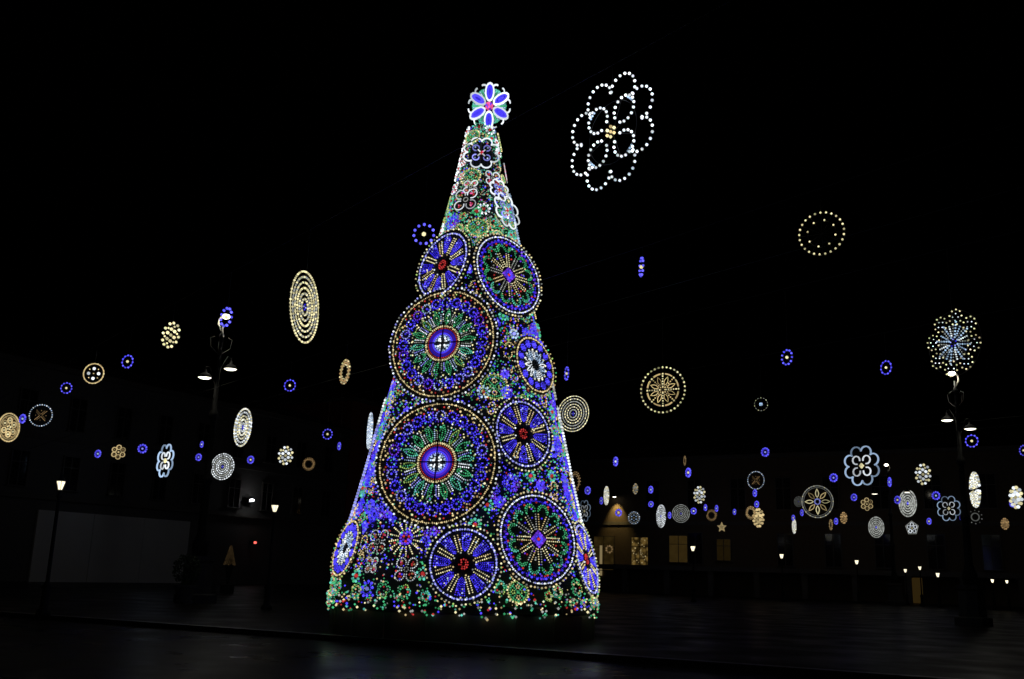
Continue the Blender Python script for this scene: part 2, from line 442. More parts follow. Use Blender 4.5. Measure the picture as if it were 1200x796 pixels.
def h_cluster(m, a='warm', b='warm'):
    m.frame((.8,), 3, .5)
    for i in range(6):
        q = i * PI / 3; m.dot('bulb_lights', a, .42, q, 1.3); m.dot('bulb_lights', b, .85, q + .2, 1.1); m.dot('bulb_lights', a, .85, q - .25, 1.1); m.dot('bulb_lights', b, .63, q + .5, .8)
    m.dotxy('bulb_lights', b, 0, 0, 1.2)
def h_fourdot(m):
    m.frame((.9,), 2, .5)
    m.hoop('ring_lights', 'gold', .9, 1.2, 28); m.ring('ring_lights', ['gold', 'warm'], .92, 20, .9)
    for i in range(4): m.dot('dot_lights', 'white', .45, i * PI / 2, 2.3); m.dot('dot_lights', 'gold', .55, i * PI / 2 + PI / 4, .9)
    m.dotxy('dot_lights', 'gold', 0, 0, .9)
def h_starring(m):
    m.frame((.93,), 2, .5)
    m.ring('ring_lights', ['white', 'ice'], .93, 30, 1.0, drop=0)
    for i in range(4):
        m.line('star_lights', 'amber', .08, .62, i * PI / 2 + .78, .45, .05); m.line('star_lights', 'amber', .08, .5, i * PI / 2 + .78, .4, -.08)
        m.line('star_lights', 'amber', .4, .45, i * PI / 2, .7)
def h_snow(m):
    m.frame((.95, .5), 4, .5)
    for i in range(8):
        a = i * PI / 4 + .2
        m.loop('petal_lights', 'warm', .74, a, .22, 1.0, n=9, dots=True); m.loop('petal_lights', 'white', .74, a, .10, .8, n=4, dots=True)
        m.dline('spoke_lights', 'ice', .16, .60, a, 6, 1.15, .035); m.dline('spoke_lights', 'white' if i % 2 else 'ice', .22, .50, a + PI / 8, 5, 1.0)
        m.dline('spoke_lights', 'silver', .25, .5, a, 4, .8, -.05)
    m.ring('centre_lights', ['paleblue', 'deepblue'], .1, 5, .9)
def h_smallflower(m, c='gold', d='amber'):
    m.frame((.7,), 3, .5)
    for i in range(6): m.loop('petal_lights', c, .62, i * PI / 3, .3, 1.3, n=8); m.dot('petal_lights', d, .62, i * PI / 3, .8)
    m.dotxy('centre_light', c, 0, 0, 1.4)
def h_square(m):
    m.frame((.9,), 2, .5)
    m.ring('ring_lights', ['warm', 'silver'], .9, 14, .9, drop=0)
    for x in (-.14, 0, .14):
        for z in (-.14, 0, .14): m.dotxy('centre_lights', 'ice' if abs(x) + abs(z) < .3 else 'paleblue', x, z, 1.2)
def h_ring(m, c='gold', d='amber'):
    m.frame((.8,), 2, .5)
    m.ring('ring_lights', [c, d], .9, 20, 1.0); m.hoop('ring_lights', d, .72, 1.2, 24); m.ring('ring_lights', [c], .55, 12, .8)
def h_fivestar(m):
    pts = []
    for i in range(10): pts.append((.97 if i % 2 == 0 else .42, i * PI / 5))
    for k in (1.0, .7, .4):
        m.mb('star_lights').tube(glow('gold', m.dim), [m.P(r * k, a) for r, a in pts], m.t * 1.5, True)
    m.dotxy('star_lights', 'gold', 0, 0, 1.5); m.frame((.4,), 2, .5)
def h_pentagon(m):
    m.mb('ring_lights').tube(glow('silver', m.dim), [m.P(.95, i * 2 * PI / 5) for i in range(5)], m.t * 1.3, True)
    for i in range(5): m.loop('petal_lights', 'white', .5, i * 2 * PI / 5, .24, 1.2, n=7)
    m.dotxy('petal_lights', 'warm', 0, 0, 1.2); m.frame((.6,), 2, .5)
def h_gear(m):
    m.frame((.6,), 2, .5); m.hoop('ring_lights', 'silver', .52, 2.0, 20); m.ring('ring_lights', ['silver'], .9, 10, 1.4, drop=0)
def h_icerosette(m):
    m.frame((.95,), 3, .5); m.ring('ring_lights', ['white', 'ice'], .92, 18, 1.1, drop=0); m.hoop('ring_lights', 'silver', .72, .9, 20)
    for i in range(6): m.dot('petal_lights', 'ice', .42, i * PI / 3, 1.3)
    m.dotxy('petal_lights', 'gold', 0, 0, 1.3)

#============================================================== THE SETTING
def nm_ground(name, c0, c1, bw, bh, rough):
    m, n, l, b = nodemat(name)
    tc = n.new('ShaderNodeTexCoord'); mp = n.new('ShaderNodeMapping'); mp.inputs['Rotation'].default_value = (0, 0, R(29.5))
    l.new(tc.outputs['Object'], mp.inputs[0])
    br = n.new('ShaderNodeTexBrick'); br.inputs['Scale'].default_value = 1; br.inputs['Brick Width'].default_value = bw; br.inputs['Row Height'].default_value = bh
    br.inputs['Mortar Size'].default_value = .012; br.inputs['Color1'].default_value = (*c0, 1); br.inputs['Color2'].default_value = (*c1, 1); br.inputs['Mortar'].default_value = (.012, .012, .012, 1)
    l.new(mp.outputs[0], br.inputs[0]); l.new(br.outputs['Color'], b.inputs['Base Color'])
    t = n.new('ShaderNodeTexNoise'); t.inputs['Scale'].default_value = .55; t.inputs['Detail'].default_value = 6; l.new(mp.outputs[0], t.inputs[0])
    mr = n.new('ShaderNodeMapRange'); mr.inputs['From Min'].default_value = .35; mr.inputs['From Max'].default_value = .65
    mr.inputs['To Min'].default_value = rough - .06; mr.inputs['To Max'].default_value = rough + .14; l.new(t.outputs['Fac'], mr.inputs[0]); l.new(mr.outputs[0], b.inputs['Roughness'])
    t2 = n.new('ShaderNodeTexNoise'); t2.inputs['Scale'].default_value = 2.2; t2.inputs['Detail'].default_value = 3; l.new(mp.outputs[0], t2.inputs[0])
    ad = n.new('ShaderNodeMath'); ad.operation = 'MULTIPLY_ADD'; ad.inputs[1].default_value = -.5; l.new(br.outputs['Fac'], ad.inputs[0]); l.new(t2.outputs['Fac'], ad.inputs[2])
    b.inputs['IOR'].default_value = 1.11; b.inputs['Specular IOR Level'].default_value = .5
    bp = n.new('ShaderNodeBump'); bp.inputs['Strength'].default_value = .35; bp.inputs['Distance'].default_value = .03
    l.new(ad.outputs[0], bp.inputs['Height']); l.new(bp.outputs[0], b.inputs['Normal'])
    return m
ROAD = nm_ground('wet_setts', (.016, .016, .017), (.011, .011, .012), .5, .25, .30)
PAVE = nm_ground('wet_paving', (.032, .031, .030), (.024, .023, .022), .9, .6, .36)
g = MB(); g.v = [(-700, -60, -.13), (700, -60, -.13), (700, 1300, -.13), (-700, 1300, -.13)]; g.f = [(0, 1, 2, 3)]; g.mi = [0]; g.mat(ROAD)
structure(g.build('ground'))
k0 = at_z(0, 717, 0); k1 = at_z(680, 765, 0); kd = (k1 - k0).normalized(); kn = Vector((-kd.y, kd.x, 0))
ka, kb = k0 - kd * 150, k1 + kd * 90
g = MB(); pts = [ka + kn * .2, kb + kn * .2, kb + kn * 300, ka + kn * 300]
g.v = [(p.x, p.y, z) for z in (0, -.2) for p in pts]; g.f = [(0, 1, 2, 3), (0, 4, 5, 1), (7, 6, 5, 4)]; g.mi = [0] * 3; g.mat(PAVE)
structure(g.build('plaza_pavement'))
g = MB(); L = (kb - ka).length; mid = (ka + kb) / 2 + kn * .05; g.box(solid('kerb_stone', (.12, .12, .115), .4), (mid.x, mid.y, -.098), (L, .298, .204), math.atan2(kd.y, kd.x))
structure(g.build('kerb'))

#-------------------------------------------------------------- buildings round the square
HA, HB = Vector((.49, .872, 0)), Vector((.872, -.49, 0))    # the square's two directions
LA = Vector((-38.75, 75, 0)); FA = Vector((13.3, 118, 0))
FRAMEW = solid('window_frame', (.10, .09, .08), .5); GLASS, gn, gl, gb = nodemat('dark_glass')
gb.inputs['Base Color'].default_value = (.01, .011, .013, 1); gb.inputs['Roughness'].default_value = .08
def window_meshes(wd, ht):
    f = MB(); t = .09
    f.box(FRAMEW, (-wd / 2, 0, ht / 2), (t, .16, ht)); f.box(FRAMEW, (wd / 2, 0, ht / 2), (t, .16, ht))
    f.box(FRAMEW, (0, 0, ht + t / 2 - .002), (wd + t, .17, t)); f.box(FRAMEW, (0, -.06, -t / 2), (wd + .4, .36, t)); f.box(FRAMEW, (0, .01, ht / 2), (.06, .1, ht - .01)); f.box(FRAMEW, (0, .012, ht * .68), (wd - .1, .08, .06))
    p = MB(); p.box(GLASS, (0, .05, ht / 2), (wd - .06, .03, ht - .02))
    return f.mesh('window'), p.mesh('pane')
def building(name, org, d, length, depth, height, wallmat, label, rows, spacing, wsize, cornices, lit=None, rooftop=None):
    """org: left foot of the facade seen from the square; d: along the facade; the building lies behind it"""
    root = empty(name, org, math.atan2(d.y, d.x)); tag(root, label, 'building')
    b = MB(); b.box(wallmat, (length / 2, depth / 2, height / 2 - .1), (length, depth, height + .2)); b.build('wall', root)
    for z, pr in cornices:
        c = MB(); c.box(solid('pale_stone', (.12, .11, .10), .8), (length / 2, depth / 2, z), (length + 2 * pr, depth + 2 * pr, .38)); c.build('cornice', root)
    rm = MB(); rt = solid('roof_tile', (.14, .08, .06), .8); o = .7; hh = height + .02
    rm.v = [(-o, -o, hh), (length + o, -o, hh), (length + o, depth + o, hh), (-o, depth + o, hh), (3, depth / 2, hh + 2.6), (length - 3, depth / 2, hh + 2.6)]
    rm.f = [(3, 2, 1, 0), (0, 1, 5, 4), (1, 2, 5), (2, 3, 4, 5), (3, 0, 4)]; rm.mi = [0] * 5; rm.mat(rt); rm.build('roof', root)
    wm, pm = window_meshes(*wsize)
    n = int((length - 2) // spacing)
    for z in rows:
        for i in range(n):
            x = (length - (n - 1) * spacing) / 2 + i * spacing
            if lit and any(abs(x - lx) < 1.9 and abs(z - lz) < 1.5 for lx, lz in lit): continue
            wo = bpy.data.objects.new('window', wm); COL.objects.link(wo); wo.parent = root; wo.location = (x, -.09, z)
            po = bpy.data.objects.new('pane', pm); COL.objects.link(po); po.parent = wo
    return root
OCHRE = solid('ochre_plaster', (.12, .09, .06), .9); REDPL = solid('red_plaster', (.30, .07, .05), .85); GREYPL = solid('grey_plaster', (.13, .125, .12), .85)
lb = building('town_building', LA - HA * 34, HA, 76, 14, 17, GREYPL, 'dark long building behind the pale ground floor wall on the left', (7.2, 12.0), 4.6, (1.5, 2.7), ((6.5, .25), (11.2, .18), (16.8, .5)))
rb = building('town_building', LA + HA * 42.1, HA, 19, 14, 21, REDPL, 'dark red building just behind the left edge of the light tree', (1.2, 6.2, 11.0, 15.8), 4.2, (1.5, 2.8), ((5.0, .2), (20.8, .4)))
# pale ground-floor wall panels of the left building (x along facade measured from its foot)
WHITE = solid('white_render', (.78, .77, .74), .8, 0, .12, .4)
p0 = 37.8; wl_, wr_ = None, None
for i in range(3):
    c = MB(); c.box(WHITE, (p0 + 2.6 + i * 5.22, -.12, 2.75), (5.18, .2, 5.5)); o = c.build('wall_panel', lb)
    if i == 0: o['label'] = 'pale smooth ground floor wall panel'
# far side of the square: arcade below, tall lit balcony windows above
far_len = 96.0; fo = FA - HB * 26
def far_x(px, py=640):                      # facade coordinate of a pixel column
    d = ray(px, py); nrm = Vector((-HB.y, HB.x, 0)); t = (fo - EYE).dot(nrm) / d.dot(nrm); p = EYE + d * t
    return (p - fo).dot(HB), p.z
LIT = []
for px, pt, pb, wpx, kind in ((708, 629, 668, 24, 'a'), (750, 630, 663, 20, 'b'), (795, 628, 659, 22, 'c'), (848, 632, 657, 17, 'd')):
    x, zt = far_x(px, pt); _, zb = far_x(px, pb); x0, _ = far_x(px - wpx / 2); x1, _ = far_x(px + wpx / 2)
    LIT.append((x, zb, x1 - x0, zt - zb, kind))
fb = building('arcaded_building', fo, HB, far_len, 16, 15.5, OCHRE, 'far arcaded building with four amber lit windows right of the tree', (3.4, 9.4), 5.05, (1.7, 3.4), ((2.75, .2), (7.9, .08), (15.3, .5)), [(a, 3.4) for a, *_ in LIT] + [(far_x(723, 583)[0], 9.4)])
def litmat(kind):
    m, n, l, b = nodemat('lit_window_' + kind)
    n.remove(b); e = n.new('ShaderNodeEmission'); l.new(e.outputs[0], n['Material Output'].inputs[0])
    e.inputs[0].default_value = (1, .62, .16, 1)
    tc = n.new('ShaderNodeTexCoord')
    if kind in 'ab':
        v = n.new('ShaderNodeTexVoronoi'); v.inputs['Scale'].default_value = 2.1 if kind == 'b' else 1.5; l.new(tc.outputs['Object'], v.inputs[0])
        r = n.new('ShaderNodeMapRange'); r.inputs['From Min'].default_value = .1; r.inputs['From Max'].default_value = .7; r.inputs['To Min'].default_value = .17 if kind == 'b' else .03; r.inputs['To Max'].default_value = .015
        l.new(v.outputs['Distance'], r.inputs[0])
    else:
        v = n.new('ShaderNodeTexNoise'); v.inputs['Scale'].default_value = 1.2; l.new(tc.outputs['Object'], v.inputs[0])
        s = .028 if kind == 'c' else .011
        r = n.new('ShaderNodeMapRange'); r.inputs['To Min'].default_value = s * .6; r.inputs['To Max'].default_value = s * 1.3; l.new(v.outputs['Fac'], r.inputs[0])
    l.new(r.outputs[0], e.inputs[1]); return m
for x, zb, wd, ht, kind in LIT:
    wm, pm = window_meshes(wd, ht)
    wo = bpy.data.objects.new('window', wm); COL.objects.link(wo); wo.parent = fb; wo.location = (x, -.09, zb)
    wo['label'] = {'a': 'window with a bright gold strip at its left', 'b': 'brightly lit window with gold pattern', 'c': 'dim amber window', 'd': 'faintest amber window'}[kind]
    c = MB(); c.box(litmat(kind), (0, .05, ht / 2), (wd - .06, .03, ht - .02)); c.build('pane', wo)
    if kind == 'a':
        c = MB(); c.box(glow('gold', .28), (-wd * .12, -.1, ht * .28), (.3, .06, ht * .9)); c.build('light_strip', wo)
        c = MB()
        for q in range(9): c.bulb(glow('amber', .3), (wd * .28 + .38 * math.cos(q * .7), -.1, ht * .62 + .38 * math.sin(q * .7)), .13)
        c.build('wreath', wo)
    if kind == 'b':
        c = MB()
        for q in range(26): c.bulb(glow('gold', .38), (random.uniform(-.45, .45) * wd, -.1, random.uniform(.05, .95) * ht), random.uniform(.05, .1))
        c.build('string_lights', wo)
for i in range(19):                         # arcade piers stand just before the wall
    c = MB(); x = 2.5 + i * 5.05
    c.box(solid('pale_stone', (.12, .11, .10), .8), (x, -2.2, 1.2), (.6, .6, 2.7)); c.box(MATS['pale_stone'], (x, -2.2, 2.52), (.78, .78, .16)); c.build('arcade_pier', fb)
c = MB(); c.box(MATS['pale_stone'], (far_len / 2, -1.4, 2.86), (far_len, 2.6, .5)); c.build('arcade_lintel', fb)

#============================================================== THE LIGHT TREE
TD = 28.0
tb = at_depth(543.5, 706, TD); TX, TY = tb.x, tb.y; Z0 = tb.z; R0 = 158 / F * TD
tt = at_depth(571, 154, TD); Z1 = tt.z
R1 = 19 / F * cam_dist(Vector((TX, TY, Z1)))
PROFILE = []                                 # silhouette half-widths read at picture heights
for py, hw in ((712, 160), (650, 144), (610, 131), (560, 118), (510, 106), (470, 96), (400, 79), (300, 49), (250, 37), (200, 26), (154, 17)):
    q_ = at_depth(543.5 + (706 - py) * .0495, py, TD); PROFILE.append((q_.z, hw / F * cam_dist(q_) - .07))
def cone_r(z):
    if z <= PROFILE[0][0]: return PROFILE[0][1]
    for (za, ra), (zb_, rb_) in zip(PROFILE, PROFILE[1:]):
        if z <= zb_: return ra + (rb_ - ra) * (z - za) / (zb_ - za)
    return PROFILE[-1][1]
def slope(z): return math.atan((cone_r(z - .9) - cone_r(z + .9)) / 1.8) if PROFILE[0][0] + .9 < z < Z1 - .9 else .24
tree = empty('light_tree', (TX, TY, 0)); tag(tree, 'tall cone Christmas tree made of coloured light wheels with a blue flower on top', 'light tree')
TREEM = Matrix.Translation((TX, TY, 0))
def frame_at(th, z, off, lean=1.0, turn=0.0):
    """place on the cone: th = 0 faces the camera side, positive to the right"""
    SL = slope(z) * lean; out = Vector((math.sin(th), -math.cos(th), 0)); X = Vector((math.cos(th), math.sin(th), 0))
    nrm = (out * math.cos(SL) + Vector((0, 0, 1)) * math.sin(SL)).normalized(); Zx = (Vector((0, 0, 1)) * math.cos(SL) - out * math.sin(SL)).normalized()
    p = out * cone_r(z) + Vector((0, 0, z)) + nrm * off
    if turn:
        o2 = Vector((math.sin(th + turn), -math.cos(th + turn), 0)); X = Vector((math.cos(th + turn), math.sin(th + turn), 0))
        nrm = (o2 * math.cos(SL) + Vector((0, 0, 1)) * math.sin(SL)).normalized(); Zx = (Vector((0, 0, 1)) * math.cos(SL) - o2 * math.sin(SL)).normalized()
    M = Matrix((X, -nrm, Zx)).transposed().to_4x4(); M.translation = p
    return M
def cone_hit(px, py):
    d = ray(px, py); best = None
    for i in range(600):
        y = TD - 4.5 + i * .0125; p = EYE + d * (y / d.y); q = p - Vector((TX, TY, 0)); g_ = math.hypot(q.x, q.y) - cone_r(q.z)
        if best is None or g_ < best[0]: best = (g_, q)
        if g_ <= 0: break
    q = best[1]; return math.atan2(q.x, -q.y), q.z
# plinth, and an opaque cone added to block light from the rear bulbs
c = MB(); PL = solid('plinth_panel', (.22, .20, .17), .6)
c.lathe(PL, [(R0 - .26, -.02), (R0 - .26, Z0 - .2), (R0 - .30, Z0 - .155)], n=40); c.build('plinth', tree)
for i in range(20):
    c = MB(); th = 2 * PI * (i + .3) / 20; c.box(PL, (math.sin(th) * (R0 - .25), -math.cos(th) * (R0 - .25), (Z0 - .22) / 2), (.07, .06, Z0 - .24), th); c.build('plinth_batten', tree)
c = MB(); c.lathe(solid('dark_blocker', (.012, .014, .014), .9), [(R0 - .22, Z0 - .16)] + [(r_ - .1, z_) for z_, r_ in PROFILE[1:]], n=48); c.build('blocker_cone', tree)
c = MB()
for i in range(16):
    th = 2 * PI * i / 16; c.tube(STEEL, [(math.sin(th) * (r_ - .04), -math.cos(th) * (r_ - .04), z_) for z_, r_ in PROFILE], .03)
for i in range(9):
    z = Z0 + (Z1 - Z0) * i / 8; c.tube(STEEL, [((cone_r(z) - .02) * math.sin(2 * PI * j / 36), (cone_r(z) - .02) * math.cos(2 * PI * j / 36), z) for j in range(36)], .03, True)
c.build('steel_frame', tree)
PLACED = []; WHEELS = []; BLOCKER = MATS['dark_blocker']
PART = {'mandala': 'light_wheel', 'arc_wheel': 'light_wheel', 'wedge_wheel': 'light_wheel', 'daisy_wheel': 'light_wheel'}
def on_tree(fn, rad, th, z, off=.14, bulb=.031, rope=.020, dim=1.0, label=None, name=None, M=None, bead=.056):
    M = M or frame_at(th, z, off); m = Motif(rad, dim, bulb, rope); m.bead = bead; fn(m)
    PLACED.append((M.translation.copy(), rad, fn.__name__))
    if fn.__name__.endswith('wheel') or fn is mandala:
        WHEELS.append((M.inverted(), rad)); bk = m.mb('blocker_disc'); kk = bk.mat(BLOCKER)  # dark disc added to block the bulbs behind the wheel
        bk.v = [(rad * 1.02 * math.sin(2 * PI * i / 40), .035 + y_, rad * 1.02 * math.cos(2 * PI * i / 40)) for y_ in (0, .02) for i in range(40)]
        bk.f = [tuple(reversed(range(40))), tuple(range(40, 80))] + [(i, (i + 1) % 40, 40 + (i + 1) % 40, 40 + i) for i in range(40)]; bk.mi = [kk] * 42
    if 'frame' in m.parts:
        f = m.parts.pop('frame').build(name or PART.get(fn.__name__, fn.__name__), tree, M)
        for nm, mb in m.parts.items():
            o = mb.build(nm, f)
            if nm != 'blocker_disc': o['kind'] = 'stuff'
    else:
        (nm, mb), = m.parts.items(); f = mb.build(name or fn.__name__, tree, M); f['kind'] = 'stuff'
    if label: f['label'] = label
    return f
def px_tree(fn, px, py, dpx, off=.14, **k):
    th, z = cone_hit(px, py); p = frame_at(th, z, off).translation + Vector((TX, TY, 0))
    return on_tree(fn, dpx / 2 / F * cam_dist(p), th, z, off, **k)
def fit_wheel(fn, cx, cy, wpx, hpx, lean=.55, off=.14, turn=0.0, **k):
    """a wheel hung steeper than the cone; oval where the photograph shows it oval"""
    th, z = cone_hit(cx, cy); base = Vector((TX, TY, 0)); rad = hpx / 2 / F * TD; kx = 1.0; du = dz = 0.0
    for _ in range(6):
        M = frame_at(th, z, off + rad * math.sin(slope(z) * (1 - lean)) * .7 + rad * math.sin(abs(turn)) * .6, lean, turn)
        pts = [project(base + M @ Vector((rad * kx * math.sin(a * .1309), 0, rad * math.cos(a * .1309)))) for a in range(48)]
        xs = [p[0] for p in pts]; ys = [p[1] for p in pts]
        rad *= hpx / (max(ys) - min(ys)); kx = max(.72, min(1.35, kx * wpx / (max(xs) - min(xs)) / (hpx / (max(ys) - min(ys)))))
        z += ((max(ys) + min(ys)) / 2 - cy) / F * TD; ex = cx - (max(xs) + min(xs)) / 2
        th += max(-.2, min(.2, ex / F * TD / max(.9, cone_r(z)) / max(.35, math.cos(th)))); th = max(-1.45, min(1.45, th))
    return on_tree(fn, rad, th, z, off, M=M @ Matrix.Diagonal((kx, 1, 1, 1)), **k)
fit_wheel(mandala, 520, 404, 127, 132, label='upper of the two big wheels with green petals')
fit_wheel(mandala, 513, 544, 146, 151, label='largest wheel, with green petals round a blue hub')
fit_wheel(arc_wheel, 594.5, 323, 79, 97, turn=.28, label='upper wheel with yellow spokes and green arcs')
fit_wheel(arc_wheel, 629, 633, 94, 113, turn=.12, label='lower wheel with yellow spokes and green arcs')
fit_wheel(wedge_wheel, 520, 311, 63, 84, turn=-.34, label='slanted blue wedge wheel near the top left')
fit_wheel(wedge_wheel, 612, 509, 70, 86, turn=.12, label='blue wedge wheel with red hub at mid height')
fit_wheel(wedge_wheel, 543, 662, 89, 94, label='blue wedge wheel with red hub at the foot')
fit_wheel(wedge_wheel, 686, 656, 30, 90, .9, .06, label='blue wedge wheel seen edge on at the lower right')
fit_wheel(daisy_wheel, 626, 428, 46, 68, turn=.22, label='small wheel of white petals in a blue ring')
fit_wheel(daisy_wheel, 406, 643, 32, 68, .9, .06, label='wheel of white petals seen edge on at the lower left')
# wheels on the far side of the cone
for th, z, rad, fn in ((2.55, 3.2, 1.5, mandala), (-2.6, 3.0, 1.3, arc_wheel), (PI, 6.8, 1.3, mandala), (-2.5, 6.2, .9, arc_wheel), (2.5, 6.6, .9, wedge_wheel), (PI, 2.4, 1.0, wedge_wheel)):
    on_tree(fn, rad, th, z, .15)
for px, py, d in ((564, 183, 46), (589, 250, 48), (581, 226, 30)): px_tree(scroll_flower, px, py, d, .14, rope=.017, bead=0)
for px, py, d in ((548, 237, 36), (575, 212, 24), (592, 204, 26), (553, 222, 22)): px_tree(clover_flower, px, py, d, .11, bulb=.026, bead=0, rope=.014, dim=.85)
for px, py, d in ((447, 637, 38), (479, 669, 36), (440, 664, 24)): px_tree(clover_flower, px, py, d, .11, bulb=.026, bead=.05, rope=.018, dim=.6)
for px, py, d in ((560, 269, 24), (553, 210, 23), (578, 455, 32), (605, 695, 26), (556, 163, 18), (585, 168, 20)): px_tree(cross_disc, px, py, d, .08)
for px, py, d, c1, c2 in ((559, 250, 11, 'green', 'red'), (442, 475, 16, 'teal', 'red'), (566, 461, 17, 'ice', 'red'), (643, 484, 16, 'teal', 'red'), (619, 559, 15, 'teal', 'red'), (643, 559, 15, 'teal', 'red'), (570, 593, 16, 'teal', 'red'), (588, 372, 13, 'teal', 'green'), (600, 393, 13, 'ice', 'paleblue')):
    px_tree(lambda m, a=c1, b=c2: ring_flower(m, a, b), px, py, d, .07, name='ring_flower')
for px, py, d in ((533, 262, 24), (436, 560, 26), (426, 596, 24), (597, 567, 26), (668, 580, 26), (682, 596, 20), (592, 462, 18), (660, 545, 20), (585, 590, 18), (430, 620, 18), (590, 440, 14), (660, 515, 16)): px_tree(blue_cluster, px, py, d, .07)
for px, py, d in ((600, 380, 22), (594, 412, 22), (601, 440, 20), (634, 470, 20), (428, 640, 24), (412, 606, 22), (425, 660, 20), (575, 480, 16), (668, 560, 20)): px_tree(gold_scroll, px, py, d, .07)
px_tree(sunburst, 478, 632, 44, .06)
for px, py, d in ((400, 690, 20), (421, 694, 22), (452, 692, 22), (475, 695, 20), (585, 690, 18), (650, 695, 18), (672, 690, 24), (690, 708, 16), (640, 700, 14), (500, 700, 14)): px_tree(green_knot, px, py, d, .07)
# small motifs wherever the cone is still bare
def free(p, rad, slack=.9):
    for Mi, r in WHEELS:
        q = Mi @ p
        if -1.0 < q.y < .09 + rad * .3 and math.hypot(q.x, q.z) < r + rad * .4: return False
    return all((p - q).length > ((rad + r) * slack if f_ not in ('scroll_flower', 'clover_flower') else rad + r * (.8 if q.z > 6 else .55)) for q, r, f_ in PLACED if r < .6 and not f_.endswith('wheel'))
tries = 0; extra = 0
SMALL = [blue_cluster, green_knot, gold_scroll, lambda m: ring_flower(m, 'teal', 'red'), lambda m: ring_flower(m, 'blue', 'paleblue')]
NAMES = ['blue_cluster', 'green_knot', 'gold_scroll', 'ring_flower', 'ring_flower']
while tries < 12000 and extra < 300:
    tries += 1
    u = random.random(); z = Z0 + .25 + (Z1 - Z0 - .7) * (1 - math.sqrt(1 - u * .98)); th = random.uniform(-PI, PI)
    if abs(th) > 1.7 and random.random() < .75: continue
    rad = random.uniform(.16, .32) if z < Z1 * .65 else random.uniform(.11, .18)
    M = frame_at(th, z, .06)
    if not free(M.translation, rad, .72): continue
    wts = (5, 4, 2.5, 2, 2) if z < Z1 * .6 else (1, 5, 1, 3, .5)
    if z < Z0 + .9: wts = (.6, 5, 2, 2, .5)
    k = random.choices(range(5), wts)[0]
    on_tree(SMALL[k], rad, th, z, .06, bulb=.033, rope=.021, name=NAMES[k]); extra += 1
TOPF = [clover_flower, green_knot, lambda m: ring_flower(m, 'teal', 'red'), lambda m: ring_flower(m, 'white', 'red'), lambda m: cross_disc(m)]
TOPN = ['clover_flower', 'green_knot', 'ring_flower', 'ring_flower', 'cross_disc']
tries = extra = 0
while tries < 3000 and extra < 70:
    tries += 1; z = random.uniform(Z0 + (Z1 - Z0) * .66, Z1 - .1); th = random.uniform(-1.6, 1.6) if random.random() < .8 else random.uniform(-PI, PI)
    rad = random.uniform(.12, .26); M = frame_at(th, z, .05)
    if not free(M.translation, rad, .62): continue
    k = random.choices(range(5), (2, 4, 2.5, 3, 1))[0]; on_tree(TOPF[k], rad, th, z, .05, bulb=.028, rope=.021, name=TOPN[k]); extra += 1
# loose bulbs woven over the cone between the motifs
fb_ = MB(); n = 0
while n < 16000:
    u = random.random(); z = Z0 - .02 + (Z1 - Z0) * (1 - math.sqrt(1 - u * .99)); th = random.uniform(-PI, PI)
    if abs(th) > 1.7 and random.random() < .6: continue
    if n % 6 == 0: z = random.uniform(Z0 + (Z1 - Z0) * .66, Z1 + .05)
    if z < Z0 + .8 and random.random() < .65: continue
    p = frame_at(th, z, .02).translation
    if not free(p, 0, 0): continue
    if z < Z0 + .7: cw = (1.2, 4, 1.6, 1.3, 2.5, .3)
    elif z > Z1 * .6: cw = (2, 5, 1.0, 1.5, 4.5, 2)
    else: cw = (8, 3.8, 1.8, .8, 1.8, 1.2)
    fb_.bead(glow(random.choices(['blue', 'green', 'gold', 'red', 'silver', 'teal'], cw)[0]), p, random.uniform(.012, .029)); n += 1
o = fb_.build('woven_bulbs', tree); o['kind'] = 'stuff'
fr = MB()  # low fringe bulbs, added to light up and cover the plinth
for i in range(620):
    th = random.uniform(-PI, PI); dz = random.random(); w_ = .5 + .5 * math.sin(th * 23) * math.cos(th * 11 + 1)
    z = Z0 + .22 - dz * (.25 + .32 * w_); rr_ = R0 - .17 + random.uniform(-.03, .05)
    fr.bead(glow(random.choices(['green', 'teal', 'silver', 'warm', 'red', 'gold', 'blue'], (4, 2, 3, 2.5, 1, 1.5, 1.5))[0]), (rr_ * math.sin(th), -rr_ * math.cos(th), z), random.uniform(.02, .036))
fr.build('hanging_fringe', tree)['kind'] = 'stuff'
# white light strings down the edges
for th, col, z0, z1 in ((-1.45, 'white', 2.7, 6.4), (-1.36, 'paleblue', 2.7, 5.6), (1.45, 'white', 2.9, 6.3), (1.45, 'ice', 9.4, 12.8), (1.45, 'silver', 6.5, 7.2), (PI, 'white', 1.5, 9)):
    c = MB(); N = int((z1 - z0) / .085)
    for i in range(N):
        M = frame_at(th, z0 + (z1 - z0) * i / N, .15); c.bulb(glow(col), M.translation, .042)
    c.tube(glow(col, .7), [frame_at(th, z0 + (z1 - z0) * i / 8, .15).translation for i in range(9)], .016)
    o = c.build('light_string', tree); o['kind'] = 'stuff'
# the flower on the top
tp = at_depth(573.5, 125, TD); mfl = Motif(29.5 / F * cam_dist(tp), 1.0, .045, .02); top_flower(mfl)
M = Matrix.Translation((tp.x - TX, tp.y - TY, tp.z)) @ Matrix.Rotation(R(-4), 4, 'Z') @ Matrix.Diagonal((.88, 1, 1.03, 1))
c = MB(); rr = mfl.R
c.tube(STEEL, [(.7 * rr * math.sin(2 * PI * i / 24), .03, .7 * rr * math.cos(2 * PI * i / 24)) for i in range(24)], .02, True)
c.tube(STEEL, [(0, .04, -rr - (tp.z - rr - Z1) - .6), (0, .04, 0)], .04)
f = c.build('top_flower', tree, M)
for nm, mb in mfl.parts.items(): mb.build(nm, f)['kind'] = 'stuff'

